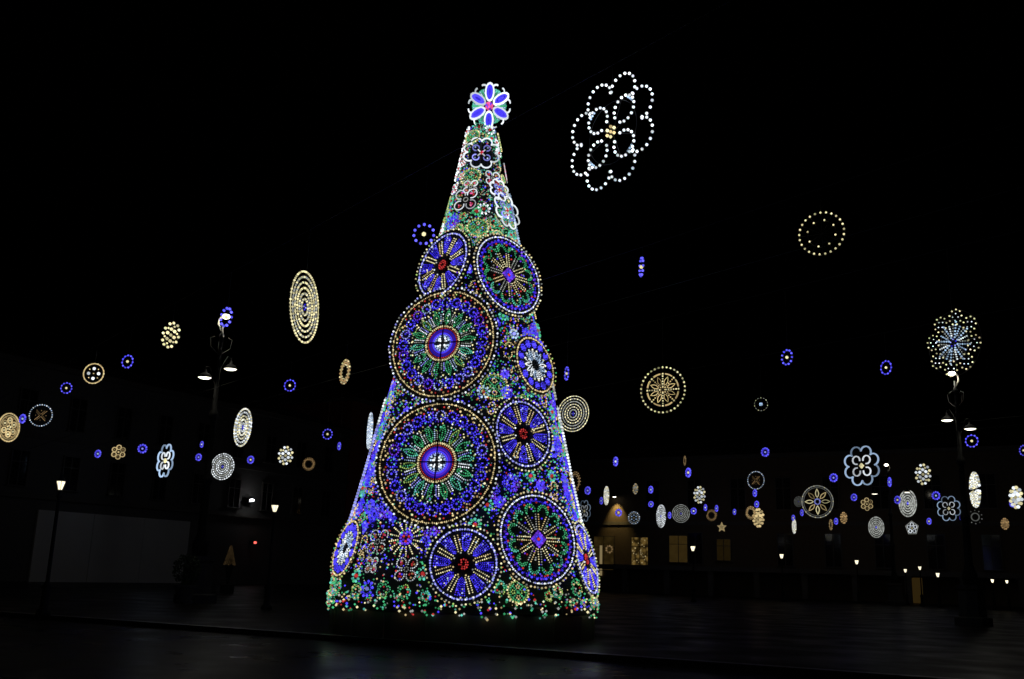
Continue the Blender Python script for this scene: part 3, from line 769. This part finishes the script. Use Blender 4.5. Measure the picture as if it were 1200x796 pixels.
#============================================================== LAMP POSTS AND LANTERNS
def lamp_post(px_top, py_top, y, label, heads, z_top=13.0, scale=1.0, lit=True):
    """tall square lamp: heads = list of (px, py) of the hanging bells; y = depth"""
    base = at_depth(px_top, py_top, y); ztop = base.z
    root = empty('lamp_post', (base.x, base.y, 0)); tag(root, label, 'lamp post', 'tall lamp posts of the square')
    s = ztop / 13.0
    c = MB(); c.lathe(solid('pedestal_stone', (.09, .09, .085), .7), [(.95 * s, 0), (.95 * s, .35), (.7 * s, .4), (.62 * s, 1.7 * s), (.72 * s, 1.8 * s), (.72 * s, 2.0 * s)], n=8); c.build('pedestal', root)
    c = MB(); c.lathe(IRON, [(.34 * s, 2.0 * s), (.36 * s, 2.5 * s), (.2 * s, 3.0 * s), (.17 * s, 5.2 * s), (.25 * s, 5.3 * s), (.25 * s, 5.45 * s), (.15 * s, 5.6 * s), (.13 * s, 8.1 * s), (.22 * s, 8.2 * s), (.22 * s, 8.4 * s), (.11 * s, 8.6 * s), (.09 * s, 12.0 * s), (.15 * s, 12.05 * s), (.05 * s, 12.3 * s), (.04 * s, 12.6 * s)], n=14); c.build('shaft', root, smooth=True)
    for hx, hy in heads:
        hz0 = None
        # the bell hangs about 0.62 m from the shaft: find the depth on that circle nearest the camera ray
        d = ray(hx, hy); best = min((abs(math.hypot((EYE + d * (yy / d.y)).x - base.x, yy - base.y) - .75 * s), yy) for yy in [y - 1.2 * s + i * .01 * s for i in range(240)])
        p = EYE + d * (best[1] / d.y); q = p - Vector((base.x, base.y, 0)); dirv = Vector((q.x, q.y, 0)).normalized()
        c = MB(); c.lathe(IRON, [(.32 * s, 0), (.30 * s, .10 * s), (.2 * s, .2 * s), (.08 * s, .26 * s), (.06 * s, .42 * s)], q, 16, False); h = c.build('bell_lamp', root, smooth=True)
        c = MB(); c.lathe(glow('lamp', .6 if lit else .3), [(.01, -.05 * s), (.2 * s, -.03 * s), (.29 * s, .02 * s)], q, 16, False); c.build('diffuser', h)
        a0 = Vector((0, 0, q.z - .5 * s)); a3 = q + Vector((0, 0, .42 * s))
        c = MB(); c.tube(IRON, [a0, a0.lerp(a3, .35) + Vector((0, 0, .35 * s)), a0.lerp(a3, .7) + Vector((0, 0, .42 * s)), a3 + Vector((0, 0, .1 * s)), a3], .03 * s, n=6); c.build('arm', root)
    # crook with the top lamp
    sgn = 1 if px_top > 600 else -1
    c = MB(); pts = [(sgn * .05, 0, 12.3 * s)] + [(sgn * (.22 * math.sin(t)) * s, 0, (12.72 - .3 * math.cos(t)) * s) for t in (.6, 1.1, 1.6, 2.1, 2.6)] + [(0, 0, 13.0 * s)]
    c.tube(solid('pale_paint', (.22, .21, .18), .5), pts, .045 * s, n=8); c.build('crook', root)
    c = MB(); c.lathe(glow('lamp'), [(.03, -.13 * s), (.16 * s, -.07 * s), (.19 * s, 0), (.14 * s, .08 * s), (.02, .11 * s)], (-sgn * .12 * s, 0, 13.0 * s), 14, False); c.build('top_lamp', root)
    if lit:
        ld = bpy.data.lights.new('lamp_light', 'POINT'); ld.energy = 120 if px_top < 600 else 60; ld.color = (1, .93, .78); ld.shadow_soft_size = .2
        lo = bpy.data.objects.new('lamp_light', ld); COL.objects.link(lo); lo.parent = root; lo.location = (-sgn * .3 * s, 0, 12.75 * s)
    c = MB()
    for k in range(4):
        a = k * PI / 2 + .5; ca, sa = math.cos(a), math.sin(a)
        c.tube(IRON, [(ca * .1 * s, sa * .1 * s, 11.2 * s), (ca * .45 * s, sa * .45 * s, 11.5 * s), (ca * .5 * s, sa * .5 * s, 11.9 * s), (ca * .3 * s, sa * .3 * s, 12.0 * s)], .025 * s, n=5)
    c.build('scroll_bracket', root)
    return root
lamp_post(262, 371, 45, 'tall dark lamp post with two lit bells left of the tree', ((240, 443), (270, 433)))
lamp_post(1118, 438, 45, 'tall dark lamp post below the snowy round ornament on the right', ((1110, 493), (1137, 503)))
lamp_post(1040, 545, 88, 'farther lamp post beside the big white rope flower', ((1025, 579), (1063, 577)), lit=False)
lamp_post(1190, 606, 104, 'farthest lamp post at the right edge', ((1178, 631),), lit=False)
def lantern(px, py, y, label, size=1.0, col='lampdim', dim=1.0):
    p = at_depth(px, py, y); root = empty('street_lantern', (p.x, p.y, 0)); tag(root, label, 'street lantern', 'lanterns on posts round the square')
    z = p.z - .24 * size
    c = MB(); c.lathe(IRON, [(.22, 0), (.22, .12), (.13, .2), (.12, .75), (.16, .82), (.06, 1.0), (.05, z - .25), (.09, z - .2), (.05, z - .12), (.07, z)], n=10); c.build('post', root, smooth=True)
    c = MB(); c.lathe(glow(col, dim), [(.10 * size, z + .02), (.23 * size, z + .44 * size)], n=6); c.build('glass', root)
    c = MB(); c.lathe(IRON, [(.26 * size, z + .445 * size), (.16 * size, z + .56 * size), (.1 * size, z + .6 * size), (.1 * size, z + .68 * size), (.02, z + .78 * size)], n=6); c.build('cap', root)
    c = MB()
    for k in range(6):
        a = k * PI / 3; c.tube(IRON, [(.108 * size * math.cos(a), .108 * size * math.sin(a), z), (.238 * size * math.cos(a), .238 * size * math.sin(a), z + .45 * size)], .012 * size)
    c.build('glazing_bars', root)
for px, py, y, sz, dim, lab in (
    (71, 569, 31, .62, .9, 'glowing street lantern in front of the pale wall on the left'),
    (322, 596, 40, .62, .9, 'glowing street lantern between the left lamp post and the tree'),
    (812, 643, 76, .8, 1.0, 'street lantern in front of the dim amber windows'),
    (916, 652, 90, .82, 1.0, 'street lantern second to the right of the tree'),
    (1004, 659, 92, .8, 1.0, 'street lantern below the white spiral disc on the right'),
    (1061, 669, 90, .66, .9, 'left lantern of the close pair by the lit doorway'),
    (1078, 666, 88, .66, .9, 'right lantern of the close pair by the lit doorway'),
    (1099, 674, 84, .75, 1.0, 'greenish white lantern right of the lit doorway'),
    (1163, 681, 80, .6, 1.2, 'left of the two low lanterns at the right edge'),
    (1180, 682, 80, .55, 1.2, 'right of the two low lanterns at the right edge')):
    lantern(px, py, y, lab, sz, dim=dim)
p = at_depth(217, 690, 43.5); root = empty('planter', (p.x, p.y, 0)); tag(root, 'dark round shrub in a stone pot beside the left lamp post', 'planter')
c = MB(); c.lathe(solid('pot_stone', (.11, .11, .10), .8), [(.36, 0), (.36, .1), (.28, .16), (.42, .62), (.5, .68), (.5, .76), (.40, .77)], n=14); c.build('pot', root)
c = MB(); c.tube(solid('bark', (.05, .035, .025), .9), [(0, 0, .7), (.03, 0, 1.1), (0, .02, 1.5)], .05, n=6, r1=.02); c.build('stem', root)
c = MB(); lf = solid('shrub_leaf', (.03, .06, .025), .7); k_ = c.mat(lf)
for i in range(700):
    u = Vector((random.gauss(0, 1), random.gauss(0, 1), random.gauss(0, 1))).normalized() * random.uniform(.55, 1.0) ** .5
    q = Vector((u.x * .6, u.y * .6, 1.42 + u.z * .68)); e1 = Vector((random.gauss(0, 1), random.gauss(0, 1), random.gauss(0, 1))).normalized() * .07; e2 = e1.orthogonal().normalized() * .035
    o_ = len(c.v); c.v += [tuple(q - e1), tuple(q + e2), tuple(q + e1), tuple(q - e2)]; c.f.append((o_, o_ + 1, o_ + 2, o_ + 3)); c.mi.append(k_)
c.build('foliage', root)['kind'] = 'stuff'
# floodlight and red lamp far left, little amber cone tree
def on_facade(px, py, o=0.0):
    d = ray(px, py); nrm = Vector((-HA.y, HA.x, 0)); t = (LA - nrm * o - EYE).dot(nrm) / d.dot(nrm); return EYE + d * t
FWDIR = Vector((HA.y, -HA.x, 0))            # out of the left facade, into the square
p = on_facade(294, 587, .6); root = empty('floodlight', p, math.atan2(HA.y, HA.x)); tag(root, 'small white floodlight on the dark facade left of the tree', 'floodlight')
c = MB(); c.box(IRON, (0, .12, 0), (.5, .22, .4)); c.tube(IRON, [(0, .2, .1), (0, .75, .3)], .04); c.build('housing', root)
c = MB(); c.lathe(glow('lampflood'), [(.02, -.06), (.2, -.03), (.22, .05), (.15, .14), (.01, .17)], (0, -.14, 0), 12, False); c.build('lens', root)
p = on_facade(298, 636, .5); root = empty('signal_lamp', p, math.atan2(HA.y, HA.x)); tag(root, 'tiny red lamp low on the dark facade left of the tree', 'signal lamp')
c = MB(); c.box(IRON, (0, .2, 0), (.36, .5, .36)); c.build('housing', root)
c = MB(); c.lathe(glow('redlamp'), [(.02, -.12), (.13, -.08), (.14, .08), (.02, .12)], (0, -.12, 0), 10, False); c.build('lens', root)
p = at_z(270, 690, 0); p = at_depth(270, 650, 62); root = empty('cone_tree', (p.x, p.y, 0)); tag(root, 'little dim amber cone tree standing left of the big tree', 'light tree')
c = MB(); c.lathe(IRON, [(.4, 0), (.4, .5), (.1, .55), (.08, 1.0)], n=12); c.build('stand', root)
c = MB()
hz0 = at_depth(270, 662, 62).z; hz1 = at_depth(270, 640, 62).z
for i in range(150):
    u = i / 150; a = i * 2.4; rad = .30 * (1 - u) + .03; c.bulb(glow('amber', .04), (rad * math.cos(a), rad * math.sin(a), hz0 + (hz1 - hz0) * u), .055)
c.build('bulb_cone', root)['kind'] = 'stuff'
c = MB(); c.lathe(solid('dark_blocker', (.012, .014, .014)), [(.1, .9), (.27, hz0 - .05), (.02, hz1)], n=12); c.build('core', root)
# wall lamp with its pool of warm light on the far building
xw, zw = far_x(723, 583); pw = fo + HB * xw + Vector((0, 0, zw)) - Vector((-HB.y, HB.x, 0)) * .8
root = empty('wall_lamp', pw, math.atan2(HB.y, HB.x)); tag(root, 'wall lamp throwing warm light down the far facade right of the tree', 'wall lamp')
c = MB(); c.tube(IRON, [(0, .8, .3), (0, .1, .35), (0, 0, .2)], .05); c.lathe(IRON, [(.3, 0), (.22, .15), (.06, .22)], (0, 0, 0), 12, False); c.build('bracket', root)
c = MB(); c.lathe(glow('lamp', .5), [(.02, -.1), (.18, -.06), (.22, .02)], (0, 0, 0), 12, False); c.build('bulb', root)
def spot(name, loc, aim, energy, col, ang, blend=.8):
    ld = bpy.data.lights.new(name, 'SPOT'); ld.energy = energy; ld.color = col; ld.spot_size = R(ang); ld.spot_blend = blend; ld.shadow_soft_size = .15
    lo = bpy.data.objects.new(name, ld); COL.objects.link(lo); lo.location = loc; lo.rotation_euler = (Vector(aim) - Vector(loc)).to_track_quat('-Z', 'Y').to_euler()
    return lo
lo = spot('wall_lamp_light', (0, 0, 0), (0, .62, -1.5), 620, (1, .72, .25), 68); lo.parent = root; lo.location = (0, -.05, -.14)
# lit doorway under the arcade, lamp above it
xd, _ = far_x(1073, 690); pd = fo + HB * xd
door = empty('lit_doorway', pd - Vector((-HB.y, HB.x, 0)) * .25, math.atan2(HB.y, HB.x)); tag(door, 'doorway with a warm glow under the far arcade on the right', 'doorway')
c = MB(); c.box(FRAMEW, (-.75, 0, 1.25), (.14, .2, 2.5)); c.box(FRAMEW, (.75, 0, 1.25), (.14, .2, 2.5)); c.box(FRAMEW, (0, 0, 2.57), (1.64, .2, .14)); c.build('door_frame', door)
m_, n_, l_, b_ = nodemat('lit_door'); n_.remove(b_); e_ = n_.new('ShaderNodeEmission'); e_.inputs[0].default_value = (1, .6, .15, 1); e_.inputs[1].default_value = .022; l_.new(e_.outputs[0], n_['Material Output'].inputs[0])
c = MB(); c.box(m_, (0, .06, 1.25), (1.34, .04, 2.48)); c.build('lit_pane', door)

#============================================================== HANGING ORNAMENTS ON CABLES
CD = Vector((.615, -.789, 0)); CN = Vector((.789, .615, 0)); C0, CS = 11.3, 5.2
hst, hfl, hrf, hsp, hco, hwh = h_star, h_flower, h_ropeflower, h_sparse, h_concentric, h_wheel
def conc(*c): return lambda m: h_concentric(m, c, 6)
def conc4(*c): return lambda m: h_concentric(m, c, 5)
O = [  # px, py, width, height, kind, right side nearer?, brightness, bulb size (x R), label
 (717, 155, 100, 142, h_flower, 1, 1.15, .0265, 'big white dotted flower with yellow heart high on the right'),
 (963, 274, 55, 54, h_sparse, 1, .8, .05, 'sparse ring of warm bulbs with a smaller ring inside, upper right'),
 (356, 360, 34, 86, conc('warm', 'silver', 'warm'), -1, .95, .032, 'tall narrow disc of yellow and white rings left of the tree'),
 (777, 457, 53, 56, h_wheel, 1, .75, .045, 'golden wheel with dotted rim right of the tree'),
 (1118, 402, 60, 82, h_snow, 1, .75, .027, 'snowy mandala of white and blue dots above the right lamp post'),
 (672, 485, 37, 43, conc('silver', 'silver', 'warm'), 1, 1.15, .036, 'white spiral disc touching the right side of the tree'),
 (1010, 546, 40, 48, h_ropeflower, 1, .62, .07, 'large white rope flower with yellow heart on the right'),
 (958, 588, 36, 38, h_rose, 1, .5, .05, 'round golden petal wheel with a white rim on the right'),
 (1112, 596, 26, 30, h_ropeflower, 1, .42, .06, 'bluish white rope flower below the right lamp post'),
 (194, 540, 18, 40, h_ropeflower, 1, .9, .08, 'narrow white rope flower at the left lamp post'),
 (685, 599, 15, 26, h_ropeflower, 1, .2, .06, 'faint grey rope flower half behind the lower right of the tree'),
 (10, 501, 23, 34, h_goldwheel, -1, .85, .07, 'gold wheel cut by the left edge of the picture'),
 (48, 487, 26, 27, h_starring, 1, .65, .06, 'ring of pale blue dots with a dim gold star on the left'),
 (886, 563, 20, 22, h_starring, 1, .5, .06, 'ring of pale dots with a dim gold star on the right'),
 (110, 438, 24, 26, h_fourdot, 1, .85, .07, 'gold ring holding four white dots on the left'),
 (201, 393, 21, 34, h_cluster, 1, .95, .10, 'cluster of warm gold bulbs left of the left lamp post'),
 (139, 530, 17, 18, h_smallflower, 1, .75, .10, 'small gold flower between two blue lights on the left'),
 (285, 501, 19, 45, conc4('silver', 'white', 'warm'), 1, .85, .05, 'narrow white ringed disc right of the left lamp post'),
 (261, 547, 26, 31, conc('silver', 'silver', 'white'), 1, .95, .05, 'round grey white spiral disc at the left lamp post'),
 (335, 534, 18, 23, lambda m: h_cluster(m, 'white', 'warm'), 1, .75, .13, 'small cluster of white and yellow bulbs left of the tree'),
 (362, 544, 15, 16, lambda m: h_ring(m, 'amber', 'amber'), 1, .42, .08, 'dim gold ring close left of the tree'),
 (405, 436, 12, 31, lambda m: h_ring(m, 'warm', 'amber'), 1, .7, .08, 'narrow oval of gold dots left of the big wheel'),
 (434, 505, 5, 42, conc4('white', 'ice'), 1, .8, .06, 'white disc seen edge on at the left side of the tree'),
 (674, 565, 14, 26, lambda m: h_ring(m, 'amber', 'amber'), 1, .4, .06, 'dim gold ring peeping from behind the right side of the tree'),
 (892, 474, 17, 17, h_square, 1, .65, .08, 'ring of faint dots with a bright pale blue square on the right'),
 (820, 580, 14, 21, lambda m: h_cluster(m, 'white', 'warm'), 1, .5, .13, 'white and yellow bulb cluster over the far facade'),
 (1082, 556, 18, 26, lambda m: h_cluster(m, 'white', 'warm'), 1, .6, .12, 'white and yellow bulb cluster left of the right lamp post'),
 (1191, 583, 14, 27, lambda m: h_cluster(m, 'white', 'warm'), 1, .75, .15, 'bright bulb cluster cut close to the right edge'),
 (798, 602, 20, 21, conc4('silver', 'silver'), 1, .7, .05, 'round grey white spiral disc over the amber windows'),
 (775, 605, 10, 26, conc4('silver', 'white'), 1, .6, .07, 'narrow white disc beside the round grey one over the windows'),
 (1064, 590, 19, 31, conc4('silver', 'silver'), 1, 1.1, .06, 'tilted white disc between the two lamp posts on the right'),
 (1027, 618, 17, 24, conc4('silver', 'silver'), 1, .9, .06, 'lower white disc left of the tilted one on the right'),
 (1143, 574, 10, 40, h_split, 1, 1.0, .07, 'bright narrow disc split in two just right of the right lamp post'),
 (711, 581, 5, 21, conc4('white', 'warm'), 1, .6, .09, 'thin white disc edge on near the warm wall lamp'),
 (931, 617, 4, 16, conc4('white', 'warm'), 1, .6, .09, 'thin white disc edge on below a blue light on the right'),
 (1016, 591, 15, 16, h_smallflower, 1, .55, .09, 'small orange gold flower below the large white rope flower'),
 (1143, 606, 16, 17, h_gear, 1, .22, .07, 'faint grey gear shaped ring below the split narrow disc'),
 (1069, 619, 15, 17, h_pentagon, 1, .6, .08, 'small white pentagon below the tilted white disc'),
 (743, 607, 14, 15, h_icerosette, 1, .5, .08, 'small icy white rosette above the lit patterned window'),
 (834, 604, 13, 14, lambda m: h_ring(m, 'amber', 'amber'), 1, .4, .08, 'dim gold ring above the gold star'),
 (880, 601, 12, 16, lambda m: h_ring(m, 'gold', 'amber'), 1, .5, .09, 'gold ring overlapping the gold bulb cluster'),
 (889, 607, 13, 23, lambda m: h_cluster(m, 'gold', 'gold'), 1, .75, .14, 'gold bulb cluster behind the gold ring on the right'),
 (846, 618, 11, 12, h_fivestar, 1, .35, .1, 'small gold five pointed star over the far windows'),
 (803, 540, 3, 12, lambda m: h_ring(m, 'gold', 'amber'), 1, .3, .07, 'thin dim gold ring edge on above a blue light'),
 (745, 573, 6, 13, lambda m: h_cluster(m, 'silver', 'gold'), 1, .45, .13, 'tiny white and orange cluster right of the warm wall lamp'),
 (974, 615, 4, 13, lambda m: h_ring(m, 'gold', 'amber'), 1, .4, .09, 'thin gold ring edge on below the golden petal wheel'),
 (989, 607, 8, 14, lambda m: h_cluster(m, 'amber', 'amber'), 1, .7, .13, 'orange cluster right of the golden petal wheel'),
 (936, 588, 10, 12, conc4('silver', 'silver'), 1, .14, .08, 'faint grey disc touching the golden petal wheel'),
 (1178, 614, 9, 14, lambda m: h_cluster(m, 'amber', 'amber'), 1, .6, .14, 'orange cluster near the right edge of the picture'),
 # blue light stars
 (497, 275, 29, 29, hst, 1, 1.15, .125, 'blue light star with clear dots close left of the tree top'),
 (753, 313, 5, 26, hst, 1, .85, .13, 'blue light star seen edge on between flower and golden wheel'),
 (923, 419, 14, 21, hst, 1, .9, .13, 'oval blue light star above the pale blue square ornament'),
 (1039, 431, 14, 19, hst, 1, .85, .12, 'oval blue light star left of the snowy mandala'),
 (1139, 517, 16, 17, hst, 1, .9, .13, 'blue light star under the right lamp post bell'),
 (150, 424, 14, 18, hst, 1, .85, .13, 'blue light star between four dot ring and gold cluster'),
 (78, 455, 14, 15, hst, 1, .85, .13, 'blue light star left of the four dot ring'),
 (27, 491, 8, 13, hst, 1, .7, .15, 'blue light star between the gold wheel and the starred ring'),
 (167, 526, 13, 13, hst, 1, .75, .14, 'blue light star right of the small gold flower'),
 (115, 532, 8, 11, hst, 1, .65, .16, 'blue light star left of the small gold flower'),
 (237, 521, 4, 9, hst, 1, .55, .15, 'upper of two tiny blue lights left of the left lamp post'),
 (233, 536, 8, 10, hst, 1, .7, .16, 'lower of two tiny blue lights left of the left lamp post'),
 (266, 372, 14, 26, hst, 1, 1.0, .14, 'blue light star beside the top lamp of the left lamp post'),
 (340, 452, 15, 16, hst, 1, .85, .13, 'blue light star below the tall narrow yellow disc'),
 (384, 509, 13, 14, hst, 1, .75, .14, 'blue light star left of the white edge on disc'),
 (398, 523, 4, 11, hst, 1, .6, .14, 'thin blue light star left of the largest tree wheel'),
 (294, 539, 9, 11, hst, 1, .65, .16, 'blue light star right of the grey white spiral disc'),
 (665, 438, 5, 18, hst, 1, .7, .13, 'thin blue light star just above the white spiral disc by the tree'),
 (722, 541, 6, 13, hst, 1, .7, .15, 'blue light star below the golden wheel, leftmost there'),
 (689, 575, 8, 11, hst, 1, .6, .16, 'blue light star nearest the lower right of the tree'),
 (705, 587, 4, 10, hst, 1, .4, .15, 'thin blue light star left of the thin white disc'),
 (725, 601, 9, 10, hst, 1, .65, .17, 'blue light star on the patch lit by the wall lamp'),
 (763, 574, 6, 10, hst, 1, .65, .17, 'upper of two blue lights above the narrow white disc'),
 (763, 591, 7, 8, hst, 1, .65, .18, 'lower of two blue lights above the narrow white disc'),
 (785, 604, 4, 9, hst, 1, .6, .16, 'blue light star between the narrow and the round white disc'),
 (813, 599, 8, 9, hst, 1, .65, .17, 'blue light star right of the round grey white disc'),
 (827, 595, 4, 9, hst, 1, .55, .16, 'left of two blue lights above the dim gold ring'),
 (840, 596, 4, 9, hst, 1, .55, .16, 'right of two blue lights above the dim gold ring'),
 (861, 600, 4, 8, hst, 1, .5, .16, 'blue light star between dim gold ring and gold cluster'),
 (807, 554, 7, 13, hst, 1, .75, .16, 'blue light star above the white and yellow far cluster'),
 (885, 578, 5, 10, hst, 1, .65, .16, 'blue light star hanging right below the starred ring'),
 (887, 591, 6, 9, hst, 1, .7, .16, 'blue light star on top of the gold bulb cluster'),
 (897, 530, 11, 13, hst, 1, .7, .14, 'blue light star above the starred ring on the right'),
 (977, 560, 11, 12, hst, 1, .75, .15, 'blue light star left of the large white rope flower'),
 (1001, 583, 8, 10, hst, 1, .6, .16, 'blue light star above the small orange gold flower'),
 (1043, 565, 4, 13, hst, 1, .6, .15, 'thin blue light star under the farther lamp post top'),
 (1052, 586, 8, 11, hst, 1, .5, .16, 'blue light star touching the left of the tilted white disc'),
 (1097, 581, 11, 12, hst, 1, .7, .14, 'blue light star above the bluish white rope flower'),
 (1089, 611, 6, 9, hst, 1, .65, .16, 'blue light star left below the bluish white rope flower'),
 (940, 601, 4, 9, hst, 1, .5, .16, 'blue light star at the lower left of the golden petal wheel'),
 (930, 607, 4, 8, hst, 1, .5, .17, 'blue light star right above the thin white disc'),
 (980, 611, 5, 9, hst, 1, .6, .16, 'blue light star at the lower right of the golden petal wheel'),
 (1187, 590, 8, 11, hst, 1, .6, .16, 'blue light star at the foot of the bright cluster by the right edge'),
 (1200, 528, 10, 14, hst, 1, .6, .14, 'blue light star cut by the right edge of the picture'),
 (1127, 607, 5, 7, hst, 1, .25, .16, 'faintest blue light star between rope flower and gear ring'),
]
ONAMES = {h_star: 'light_star'}
rows = {}
for px, py, wp, hp, fn, sg, dim, bk, lab in O:
    d = ray(px, py); best = None
    for k in range(0, 22):
        c_ = C0 + CS * k
        t = (c_ - EYE.dot(CN)) / d.dot(CN); p = EYE + d * t
        if p.y < 8 or p.y > 112: continue
        if (p - fo).dot(Vector((-HB.y, HB.x, 0))) > -4: continue
        sc = abs(p.z - 9.0)
        if best is None or sc < best[0]: best = (sc, k, p)
    sc, k, p = best
    dist = cam_dist(p); rad = hp / 2 / F * dist
    v = Vector((p.x, p.y, 0)).normalized(); rp = Vector((v.y, -v.x, 0)); rho = min(.98, wp / hp)
    t = rp * rho - v * math.sqrt(1 - rho * rho) * sg
    nm = 'light_star' if fn is h_star else 'light_ornament'
    root = empty(nm, p, math.atan2(t.y, t.x))
    tag(root, lab, 'light star' if fn is h_star else 'light ornament', 'blue light stars on the cables' if fn is h_star else 'hanging light ornaments')
    m = Motif(rad, dim, bk * rad, bk * rad * .62); m.jit = .0; m.px = hp; fn(m); m.emit(root)
    rows.setdefault(k, []).append((p, rad, root))
# cables: one straight span for each row, every ornament hangs from it by a drop wire
for k, lst in sorted(rows.items()):
    zc = max(p.z + r for p, r, _ in lst) + .25
    s_ = [p.dot(CD) for p, _, _ in lst]; far, near = min(s_), max(s_)
    c_ = C0 + CS * k
    # far end: tied to the facade it meets; near end: beyond the picture
    base = CN * c_
    def at(sv, z): return base + CD * sv + Vector((0, 0, z))
    nl = Vector((-HA.y, HA.x, 0)); nf = Vector((-HB.y, HB.x, 0))
    sl = (LA - base).dot(nl) / CD.dot(nl)
    sf = (fo - base).dot(nf) / CD.dot(nf)
    ends = [e for e in (sl, sf) if e < far + .5]
    send = max(ends) if ends else far - 10
    mid0 = at(near, zc); sn = near + 24
    spans = [(send, sn)]
    st = Vector((TX, TY, 0)).dot(CD)
    if abs(Vector((TX, TY, 0)).dot(CN) - c_) < cone_r(zc) and send < st < sn:
        hw = cone_r(zc) * .85; spans = [(send, st - hw), (st + hw, sn)]
    for a, b in spans:
        cb = MB(); N = 24
        cb.tube(CABLE, [at(a + (b - a) * i / N, zc) for i in range(N + 1)], .009, n=4)
        o = cb.build('support_cable'); bigl = max(((r, rt['label']) for p, r, rt in lst if a - 1 < p.dot(CD) < b + 1), default=(0, 'open square by the tree'))[1]
        tag(o, 'thin dark cable over the ' + ' '.join(bigl.split()[:10]), 'cable', 'cables over the square')
    for p, r, root in lst:
        hb = MB(); hb.tube(CABLE, [(0, 0, r * .8), (0, 0, zc - p.z)], .008, n=4); hb.build('drop_wire', root)
